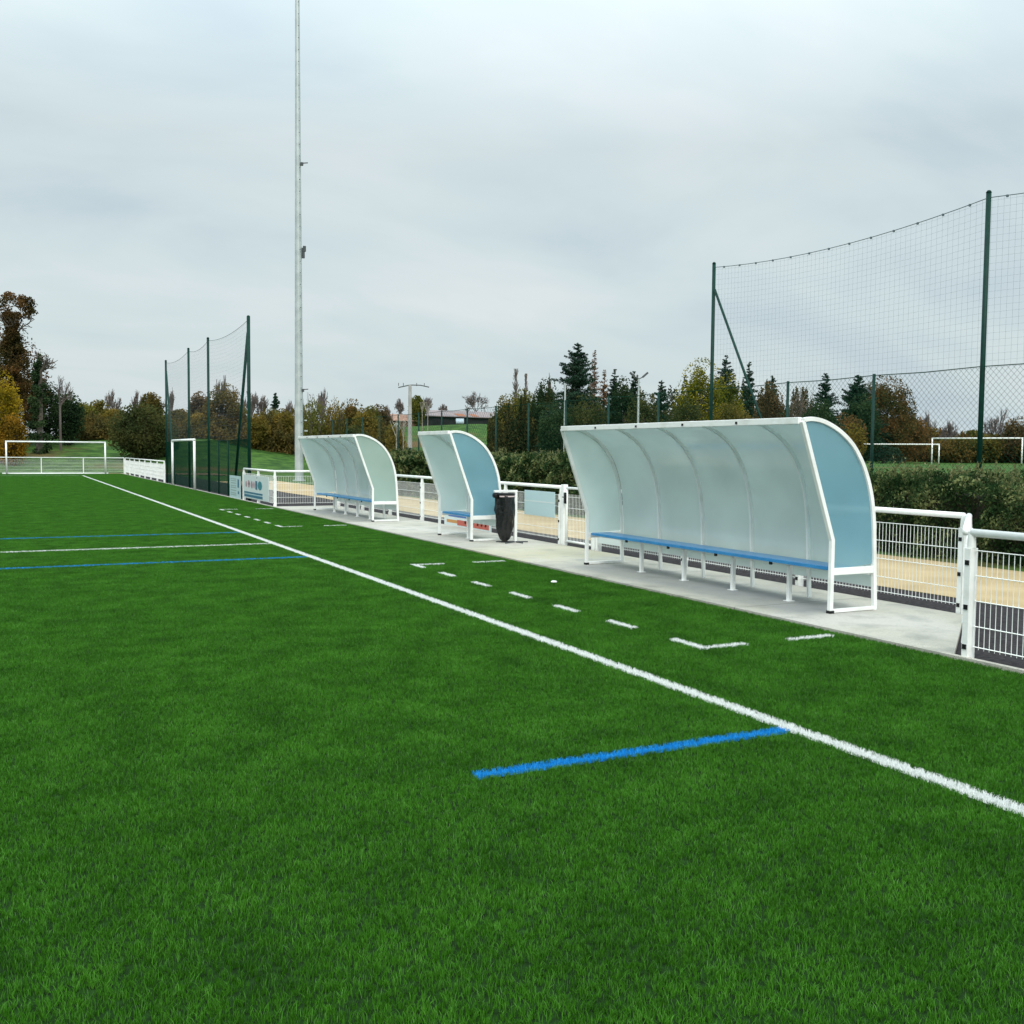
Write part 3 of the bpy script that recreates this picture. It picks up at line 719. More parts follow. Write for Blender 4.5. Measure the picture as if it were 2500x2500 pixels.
bn1 = empty('ball_net', (NX, 34.45, 0), 0, 'tall green ball stop net on four steel posts beyond the far dugout', 'ball net', 'tall ball stop nets')
PY = [0.0, 7.5, 12.3, 19.3]
for k, y in enumerate(PY):
    b = MB(); b.tube([(0, y, -.05), (0, y, 6.12)], .05 if k else .058, 10); b.tube([(0, y, 6.12), (0, y, 6.16)], [.06, .03], 10); b.build('net_post', greenp, bn1, smooth=True)
b = MB(); b.tube([(0, 0.1, 5.6), (0, 2.6, .0)], .05, 8); b.build('brace', greenp, bn1, smooth=True)
b = MB(); b.tube([(0, 19.2, 5.6), (0, 16.7, .0)], .045, 8); b.build('brace', greenp, bn1, smooth=True)
for y in (3.7, 5.55): 
    b = MB(); b.tube([(0.02, y, 0), (0.02, y, 2.05)], .03, 8); b.build('short_post', greenp, bn1, smooth=True)
for z in (2.06, 6.02):
    b = MB()
    for a, c in zip(PY[:-1], PY[1:]):
        P = [(0, a + (c - a) * t, z - (.18 if z > 3 else .02) * 4 * t * (1 - t)) for t in np.linspace(0, 1, 9)]; b.tube(P, .007, 5)
    b.build('cable', greenwire, bn1)
for a, c in zip(PY[:-1], PY[1:]):
    netting('net', bn1, (0, a), (0, c), 2.05, 6.0, .14, .0013, netmat, sag=.18)
    netting('chain_link', bn1, (.005, a), (.005, c), .03, 2.05, .05, .0037, greenwire, diamond=True)

# ------------------------------------------------------------------ right: chain-link fence with ball net above, on the raised field
CX = 16.0; GZ = .9
cl = empty('chain_link_fence', (CX, 5.0, GZ), 0, 'long dark green chain link fence behind the hedge', 'fence')
ys = np.arange(0.2, 49, 2.56)
tall = {12.9 - 5.0, 20.6 - 5.0, 5.2 - 5}
for y in ys:
    if abs(y - 7.88) < .1 or abs(y - 15.56) < .1: continue      # the tall net posts carry the mesh here
    h = 3.36 - GZ
    b = MB(); b.tube([(0, y, -.9), (0, y, h)], .032, 8); b.build('fence_post', greenp, cl, smooth=True)
b = MB()
for a in ys[:-1]: b.tube([(0, a, 3.33 - GZ), (0, a + 1.28, 3.31 - GZ), (0, a + 2.56, 3.33 - GZ)], .009, 5)
b.build('cable', greenwire, cl)
for i in range(0, len(ys) - 1):
    netting('chain_link', cl, (0, ys[i]), (0, ys[i+1]), .05, 3.32 - GZ, .085 if i < 10 else .14, .0024 if i < 10 else .003, greenwire, diamond=True)
bn2 = empty('ball_net', (CX + .01, 12.86, GZ), 0, 'tall green ball stop net above the hedge on the right', 'ball net', 'tall ball stop nets')
TP = [(-7.7, .046), (0.0, .046), (7.95, .044)]
for y, r in TP:
    b = MB(); b.tube([(0, y, -.9), (0, y, 5.55)], r, 12); b.tube([(0, y, 5.55), (0, y, 5.59)], [r*1.15, r*.6], 12); b.build('net_post', greenp, bn2, smooth=True)
b = MB(); b.tube([(-.02, 7.88, 4.9), (-.02, 5.1, 0.0)], .032, 10); b.build('brace', greenp, bn2, smooth=True)
b = MB()
for (a, _), (c, _) in zip(TP[:-1], TP[1:]):
    b.tube([(0, a + (c - a) * t, 5.46 - .22 * 4 * t * (1 - t)) for t in np.linspace(0, 1, 13)], .008, 5)
    for t in np.linspace(.05, .95, 13):
        z = 5.46 - .22 * 4 * t * (1 - t); y = a + (c - a) * t
        b.box(-.016, .016, y - .016, y + .016, z - .03, z + .012)
b.build('cable', netmat, bn2)
for (a, _), (c, _) in zip(TP[:-1], TP[1:]):
    netting('net', bn2, (0, a), (0, c), 3.30 - GZ, 5.45, .125, .0014, netmat, sag=.22)

# ------------------------------------------------------------------ masts and poles
mast = empty('floodlight_mast', (14.5, 55.2, 0), 0, 'very tall tapering galvanised floodlight mast beyond the far dugout', 'floodlight mast')
b = MB(); b.tube([(0, 0, -.1), (0, 0, 10), (0, 0, 20), (0, 0, 31)], [.245, .20, .148, .10], 12); b.build('shaft', galv, mast)
b = MB(); b.tube([(0, 0, 0), (0, 0, .06)], .36, 12); b.build('base_plate', galv, mast)
dR = Vector((.894, -.447, 0))
for k in range(44):
    z = 2.6 + k * .62; r = .245 - .0049 * z
    b = MB(); b.bar(tuple(dR * (r * .7) + Vector((-.10, -.20, z))), tuple(dR * (r * .95) + Vector((-.12, -.24, z))), .028, .028); b.build('step_peg', darksteel, mast)
for z, l in ((17.15, .42), (5.0, .40)):
    b = MB(); b.tube([tuple(dR * .12 + Vector((0, -.05, z))), tuple(dR * (l + .1) + Vector((0, -.05, z + .03)))], .028, 6); b.box(.10, .24, -.22, -.08, z - .12, z + .04); b.build('bracket', darksteel, mast)
b = MB(); b.box(.17, .30, -.22, -.08, 12.1, 12.65); b.box(.22, .36, -.24, -.12, 12.45, 12.75); b.build('junction_box', darksteel, mast)
b = MB(); b.box(.26, .42, -.24, -.10, 2.72, 2.80); b.box(.26, .38, -.24, -.10, 3.30, 3.36); b.build('bracket', galv, mast)

up = empty('utility_pole', (22.0, 57.9, float(terr(22.0, 57.9))), 0, 'pale concrete utility pole with a crossarm in front of the long building', 'utility pole')
b = MB(); b.tube([(0, 0, -.2), (0, 0, 5.15)], [.165, .095], 10); b.build('pole', paleconc, up)
a_ = dR * 1.15
b = MB(); b.tube([tuple(-a_ * .62 + Vector((0, 0, 4.98))), (0, 0, 5.14), tuple(a_ * .55 + Vector((0, 0, 5.13))), tuple(a_ * 1.0 + Vector((0, 0, 5.02)))], .035, 6); b.build('crossarm', darksteel, up)
for s in (-.6, -.35, .35, .75):
    b = MB(); p = a_ * s; b.tube([(p.x, p.y, 5.08), (p.x, p.y, 5.26)], .02, 6); b.build('insulator', darksteel, up)

def lamp(loc, h, label, heads):
    r = empty('street_lamp', loc, 0, label, 'lamp post', 'pale lamp posts beyond the hedge')
    b = MB(); b.tube([(0, 0, -.3), (0, 0, h)], [.075, .045], 8); b.build('pole', galv, r)
    for s in heads:
        b = MB(); p = dR * s; b.tube([(0, 0, h), tuple(p * .5 + Vector((0, 0, h + .14)))], .03, 6)
        b.tube([tuple(p * .35 + Vector((0, 0, h + .10))), tuple(p * .8 + Vector((0, 0, h + .34)))], 0, square=(.16, .10)); b.build('lamp_head', darksteel, r)
    return r
lamp((27.07, 47.87, .85), 4.55, 'slim pale lamp post in front of the tallest spruce', ())
lamp((30.42, 45.82, .9), 4.75, 'slim pale lamp post with two dark heads beside the narrow fir', (-.6, .6))
lamp((43.16, 41.68, .9), 4.15, 'slim pale lamp post right of the large dark fir', (-.5,))

# ------------------------------------------------------------------ long low building, small house, car
roofm = pbr('grey_roof_sheets', (.20, .18, .19), .8, (.27, .22, .22), .35); wallm = pbr('dark_boards', (.020, .026, .026), .9); rust_roof = pbr('orange_roof_sheet', (.30, .12, .06), .85)
bd = empty('barn', (84.8, 192.0, 6.4), math.atan2(3.0, 18.0) , 'long low dark barn with a grey and orange roof on the far slope', 'barn')
b = MB(); b.box(-9, 9.5, 0, 7, -.4, 2.3); b.build('wall', wallm, bd)
b = MB(); b.add([(-9.6,-.7,2.45),(9.9,-.7,2.45),(9.9,3.5,3.75),(-9.6,3.5,3.75),(-9.6,7.6,2.45),(9.9,7.6,2.45),(-9.6,-.7,2.3),(9.9,-.7,2.3),(9.9,7.6,2.3),(-9.6,7.6,2.3)], [(0,1,2,3),(3,2,5,4),(6,7,1,0),(9,8,7,6),(8,9,4,5),(7,8,5,2,1),(9,6,0,3,4)]); rf = b.build('roof', roofm, bd)
for a, c in ((-1.8, .4), (1.8, 3.4)):
    b = MB(); sl = lambda y: 2.45 + (y + .7) * 1.3 / 4.2 + .03; b.add([(a,-.6,sl(-.6)),(c,-.6,sl(-.6)),(c,1.2,sl(1.2)),(a,1.2,sl(1.2))], [(0,1,2,3)]); b.build('orange_sheet', rust_roof, rf)
for x in (-7.5, -5.2, -2.5, .3, 5.0):
    b = MB(); b.box(x, x + 1.6, -.06, -.01, .0, 1.9); b.build('opening', pm('opening_shade', (.008,.010,.010)), bd)
sh = empty('house', (67.5, 181.0, 6.0), .17, 'small house with a salmon tiled roof left of the long barn', 'house')
b = MB(); b.box(-3.2, 3.2, 0, 5, -.4, 1.3); b.build('wall', pbr('brown_wall', (.13, .065, .04), .9), sh)
b = MB(); b.add([(-3.5,-.4,1.35),(3.5,-.4,1.35),(3.5,2.5,2.7),(-3.5,2.5,2.7),(-3.5,5.4,1.35),(3.5,5.4,1.35)], [(0,1,2,3),(3,2,5,4),(0,3,4),(1,5,2),(0,4,5,1)]); b.build('roof', pbr('salmon_tiles', (.40,.25,.19), .85, (.30,.17,.12), 1.0), sh)
b = MB(); b.box(-2.2, -1.2, -.05, -.01, .1, 1.0); b.build('window', c_board, sh)
cr_ = empty('car', (81.6, 186.8, float(terr(81.6, 186.8))), 1.16, 'pale blue parked car in front of the long dark barn', 'car')
prof = [(-2.0,.28),(-2.0,.72),(-1.5,.85),(-.95,1.30),(.55,1.34),(1.15,.92),(1.95,.78),(2.02,.30)]
b = MB(); n = len(prof); b.add([(x,-.8,z) for x,z in prof]+[(x,.8,z) for x,z in prof], [tuple(range(n-1,-1,-1)), tuple(range(n,2*n))]+[(i,(i+1)%n,n+(i+1)%n,n+i) for i in range(n)]); b.build('body', pbr('car_paint', (.36,.46,.50), .3), cr_, bevel=.06)
b = MB(); b.add([(x,-.812,z) for x,z in ((-1.3,.9),(-.9,1.22),(.5,1.25),(.95,.93))]+[(x,-.802,z) for x,z in ((-1.3,.9),(-.9,1.22),(.5,1.25),(.95,.93))], [(0,1,2,3),(7,6,5,4),(0,4,5,1),(1,5,6,2),(2,6,7,3),(3,7,4,0)]); b.build('window', black, cr_)
for x in (-1.25, 1.25):
    b = MB(); b.tube([(x,-.83,.31),(x,-.62,.31)], .31, 14, up=(0,0,1)); w_ = b.build('wheel', black, cr_)

# small stray things on the turf
b = MB(); b.tube([(6.32, 11.41, .03), (6.32, 11.41, .045)], [.042, .03], 9); tag(b.build('disc_marker', white), 'small white disc lying on the turf in front of the near dugout', 'marker')

# ------------------------------------------------------------------ vegetation
LM = {
 'rustdark': leafmat('leaves_dark_rust', (.030,.030,.011), (.070,.046,.018), (.125,.066,.024)),
 'rust': leafmat('leaves_rust', (.060,.048,.018), (.115,.068,.026), (.18,.095,.035)),
 'rustolive': leafmat('leaves_rust_olive', (.050,.055,.016), (.100,.076,.022), (.150,.092,.030)),
 'russet': leafmat('leaves_russet', (.042,.046,.016), (.090,.060,.022), (.145,.078,.028)),
 'brown': leafmat('leaves_brown', (.055,.042,.020), (.095,.068,.032), (.15,.10,.05)),
 'brownpink': leafmat('leaves_brown_pink', (.085,.070,.048), (.15,.115,.085), (.22,.16,.12)),
 'olive': leafmat('leaves_olive', (.055,.066,.016), (.098,.102,.022), (.150,.138,.032)),
 'olivebrown': leafmat('leaves_olive_brown', (.045,.055,.014), (.095,.085,.020), (.15,.11,.03)),
 'darkolive': leafmat('leaves_dark_olive', (.026,.036,.014), (.046,.056,.019), (.078,.078,.026)),
 'darkgreen': leafmat('leaves_dark_green', (.014,.030,.014), (.027,.050,.022), (.050,.076,.030)),
 'spruce': leafmat('needles_dark', (.012,.030,.020), (.020,.045,.028), (.036,.066,.040), trans=.15),
 'larch': leafmat('needles_larch', (.14,.085,.055), (.19,.13,.095), (.26,.18,.13)),
 'ochre': leafmat('leaves_ochre', (.075,.070,.016), (.130,.102,.022), (.190,.130,.030)),
 'orange': leafmat('leaves_orange', (.11,.070,.012), (.22,.12,.014), (.34,.18,.02)),
 'yellow': leafmat('leaves_yellow', (.09,.075,.008), (.20,.14,.010), (.34,.23,.02)),
 'yellowolive': leafmat('leaves_yellow_olive', (.045,.060,.010), (.13,.125,.012), (.30,.24,.02)),
 'greygreen': leafmat('leaves_grey_green', (.085,.105,.055), (.14,.16,.085), (.21,.23,.13)),
}
def leaf_cards(P, size, rs, up=0.0, aspect=.55):
    """one small quad per point, random facing; up>0 pulls the long axis upright"""
    n = len(P); a = rs.randn(n, 3); a[:, 2] += up * 2.5; a /= np.linalg.norm(a, axis=1, keepdims=True)
    b = rs.randn(n, 3); b -= a * np.sum(a * b, 1, keepdims=True); b /= np.linalg.norm(b, axis=1, keepdims=True)
    s = size * (.6 + .8 * rs.rand(n, 1)) * .5
    A, B = a * s, b * s * aspect
    V = np.stack([P - A, P + B, P + A, P - B], 1).reshape(-1, 3)
    i = np.arange(n) * 4; return V, np.stack([i, i+1, i+2, i+3], 1)
def blob_points(n, rs, shell=.45):
    v = rs.randn(n, 3); v /= np.linalg.norm(v, axis=1, keepdims=True)
    return v * (shell + (1 - shell) * rs.rand(n, 1)) ** .6
def limb_mesh(segs):
    b = MB()
    for p, q, r0, r1 in segs: b.tube([tuple(p), tuple(q)], [r0, r1], 5, cap=False)
    return b
def twigs(p, d, ln, r, depth, rs, segs, spread=.55, up=.25, kids=3):
    q = p + d * ln; segs.append((p, q, r, r * .62))
    if depth == 0: return
    for _ in range(kids):
        e = d + rs.randn(3) * spread; e[2] += up; e /= np.linalg.norm(e)
        s = p + d * ln * rs.uniform(.45, 1.0)
        twigs(s, e, ln * rs.uniform(.58, .82), r * .58, depth - 1, rs, segs, spread, up, kids)

def tree(name, cat, label, kind, mat, x, y, H, W, dist, seed, group=None):
    rs = np.random.RandomState(seed)
    z = float(terr(x, y)) - .1; H = H + .1
    root = empty(name, (x, y, z), rs.uniform(0, 6.28) if kind not in ('ivytall', 'ivysmall') else 0, label, cat, group)
    ls = max(.12, dist * .0021)       # leaf card length
    segs = []; P = None; upv = 0; asp = .55; lm = LM.get(mat)
    if kind in ('broad', 'broadbig', 'bush', 'bushbig'):
        low = {'broad': .04, 'broadbig': .06, 'bush': 0.0, 'bushbig': 0.0}[kind]
        K = {'broad': 60, 'broadbig': 110, 'bush': 40, 'bushbig': 130}[kind]
        cz0 = H * low; ch = H - cz0
        c = blob_points(K, rs, .5); 
        flat = .92
        c[:, 2] = np.where(c[:, 2] < 0, c[:, 2] * .95, c[:, 2])
        cen = np.stack([c[:, 0] * W * .40, c[:, 1] * W * .42, cz0 + ch * .48 + c[:, 2] * ch * .42], 1)
        if kind in ('bush', 'bushbig'): cen[:, 2] = np.maximum(cen[:, 2], H * .12)
        cr = W * (.13 + .11 * rs.rand(K)) * (.8 if kind in ('broadbig', 'bushbig') else 1.0)
        npc = int({'broad': 190, 'broadbig': 200, 'bush': 190, 'bushbig': 200}[kind] * min(1.6, max(.6, (W / K ** .5 / .3 / 3) ** 2 * .4 + .5)))
        P = (cen[:, None, :] + blob_points(K * npc, rs, .2).reshape(K, npc, 3) * np.stack([cr, cr, cr * min(1.5, max(.8, H / W * .7))], 1)[:, None, :]).reshape(-1, 3)
        # ragged edge: loose leaves and shoots beyond the clumps
        ex = blob_points(int(len(P) * .10), rs, .85); P = np.concatenate([P, np.stack([ex[:, 0] * W * .53, ex[:, 1] * W * .53, cz0 + ch * .5 + ex[:, 2] * ch * .54], 1)])
        P = P[P[:, 2] > .05]
        t0 = np.zeros(3); t1 = np.array([rs.randn() * .1, rs.randn() * .1, H * .45]); tr = max(.05, H * .018)
        segs.append((t0, t1, tr, tr * .6))
        for k in range(0, K, 2):
            s = t0 + (t1 - t0) * rs.uniform(.35, 1); segs.append((s, cen[k], tr * .35, tr * .08))
    elif kind == 'brush':
        n = int(1500 * min(2.2, max(.6, W * H / (ls * ls) / 900)))
        n = int(n * 2.6); v = blob_points(n, rs, .1); st = rs.rand(n) ** .8
        P = np.stack([v[:, 0] * W * .5, v[:, 1] * W * .5, st * H * np.sqrt(np.clip(1 - (v[:, 0] ** 2 + v[:, 1] ** 2) * .75, .05, 1)) * (.82 + .2 * rs.rand(n))], 1)
        upv = 1.0; asp = .30; ls *= 1.35
        for k in range(26):
            a = rs.uniform(0, 6.28); r_ = W * .42 * rs.rand() ** .5; q = np.array([math.cos(a) * r_, math.sin(a) * r_, H * rs.uniform(.7, 1.04)])
            segs.append((q * np.array([.35, .35, 0]), q, .03, .012))
    elif kind in ('spruce', 'larch'):
        b_pts = []; tiers = int(max(16, min(34, H * 3.6)))
        tr = H * .014; segs.append((np.zeros(3), np.array([0, 0, H * .97]), tr, .012))
        for k in range(tiers):
            t = (k + rs.rand() * .6) / tiers; zc = H * (.06 + .93 * t)
            nb = 11 if t < .85 else 6
            for j in range(nb):
                t = min(.985, max(0., (k + rs.uniform(-.9, 1.3)) / tiers)); zc = H * (.06 + .93 * t)
                a = 2 * math.pi * j / nb + rs.uniform(-.4, .4); ln = W * .5 * (1 - t) ** .82 * rs.uniform(.45, 1.2) + .07
                d = np.array([math.cos(a), math.sin(a), (-.18 if t < .6 else .25) + rs.uniform(-.12, .12)])
                s = np.array([0, 0, zc]); q = s + d * ln; q[2] += ln * .10
                segs.append((s, q, tr * .25 * (1 - t) + .008, .006))
                m = int(max(7, ln / ls * (17.0 if kind == 'spruce' else 6)))
                tt = rs.rand(m, 1) ** .75; w_ = (ln * .22 * (1.1 - tt) + ls * .22)
                b_pts.append(s + (q - s) * tt + rs.randn(m, 3) * w_ * np.array([.5, .5, .38]))
        P = np.concatenate(b_pts); ls *= .85; asp = .42
        P = P[P[:, 2] < H * .985]
    elif kind in ('bare', 'bareround', 'bareslim'):
        tr = H * .013 + .03
        t1 = np.array([0, 0, H * (.34 if kind != 'bareslim' else .62)])
        segs.append((np.zeros(3), t1, tr, tr * .7))
        L0 = H * (.26 if kind != 'bareslim' else .17)
        for k in range(7 if kind != 'bareslim' else 5):
            e = rs.randn(3) * (.75 if kind == 'bareround' else .5); e[2] = abs(e[2]) + .7; e /= np.linalg.norm(e)
            twigs(t1 * rs.uniform(.8, 1), e, L0, tr * .5, 3 if kind != 'bareslim' else 2, rs, segs, .5, .12, 4)
        A_ = np.array([s[1] for s in segs]); zt = A_[:, 2].max(); wx = max(np.abs(A_[:, :2]).max(), .1)
        fz = H / zt; fx = (W * .55) / wx
        segs = [(p * np.array([fx, fx, fz]), q * np.array([fx, fx, fz]), max(r0, dist * .00018), max(r1, dist * .00013)) for p, q, r0, r1 in segs]
        lm = None
    elif kind == 'poplar':
        tr = H * .012
        segs.append((np.zeros(3), np.array([0, 0, H]), tr, .02))
        for k in range(130):
            z0_ = H * rs.uniform(.12, .95); a = rs.uniform(0, 6.28); w_ = W * .5 * rs.uniform(.5, 1) * math.sin(math.pi * min(.97, max(.08, z0_ / H))) ** .5
            q = np.array([math.cos(a) * w_, math.sin(a) * w_, min(H, z0_ + H * .12)]); segs.append((np.array([0, 0, z0_]), q, .05, .035))
        lm = None
    elif kind in ('ivytall', 'ivysmall'):
        # leaning ivy clad stem: widths at given heights; x follows the picture plane of the row of trees
        side = np.array([.99, .0, 0])
        if kind == 'ivytall':
            rows = [(.02,1.1,0),(.10,1.2,0),(.18,1.25,0),(.26,1.2,0),(.34,1.1,0),(.41,1.0,0),(.48,.9,0),(.55,.8,0),(.61,.66,0),(.67,.48,0),(.72,.36,.02),(.77,.30,.04),(.81,.34,.06)]
            head = (.885, .58, .085, 0.25)
        else:
            rows = [(.05,1,0),(.15,1,0),(.25,1,0),(.35,1.0,0),(.45,1.0,0),(.53,.9,0),(.60,.75,0),(.67,.55,0),(.73,.35,.1),(.79,.2,.15)]
            head = (.88, .55, .085, .2)
        PL = []
        for hz, wr, off in rows:
            K = 7 if kind == 'ivytall' else 5; c = blob_points(K, rs, .3)
            cen = np.stack([c[:, 0] * W * .40 * wr + off * W * .5, c[:, 1] * W * .40 * wr, hz * H + c[:, 2] * H * .05], 1)
            npc = 200 if kind == 'ivytall' else 130
            PL.append((cen[:, None, :] + blob_points(K * npc, rs, .1).reshape(K, npc, 3) * np.array([W * .17 * (.4 + wr), W * .17 * (.4 + wr), H * .035])).reshape(-1, 3))
        if kind == 'ivytall':
            K = 30; c = blob_points(K, rs, .5); cen = np.stack([c[:, 0] * W * .46 + head[3] * W * .3, c[:, 1] * W * .4, head[0] * H + c[:, 2] * H * .075], 1)
            PL.append((cen[:, None, :] + blob_points(K * 85, rs, .2).reshape(K, 85, 3) * np.array([W * .14, W * .14, H * .026])).reshape(-1, 3))
        P = np.concatenate(PL)
        segs.append((np.zeros(3), np.array([.1 * W, 0, H * .5]), .28, .2)); segs.append((np.array([.1 * W, 0, H * .5]), np.array([.12 * W, 0, H * .84]), .2, .1))
        top = np.array([.10 * W, 0, H * .70])
        t2 = []
        for k in range(7): 
            e = rs.randn(3) * .5; e[2] = abs(e[2]) + .6; e /= np.linalg.norm(e); twigs(top, e, H * .10, .08, 2, rs, t2, .6, .1, 3)
        segs += [(p, q, max(r0, .03), max(r1, .02)) for p, q, r0, r1 in t2]
    tb = limb_mesh(segs).build('trunk' if lm is not None else 'branches', twig if lm is None else bark, root)
    if lm is not None:
        V, Q = leaf_cards(P, ls, rs, upv, asp); fast_mesh('crown', V, Q, lm, root)
    return root

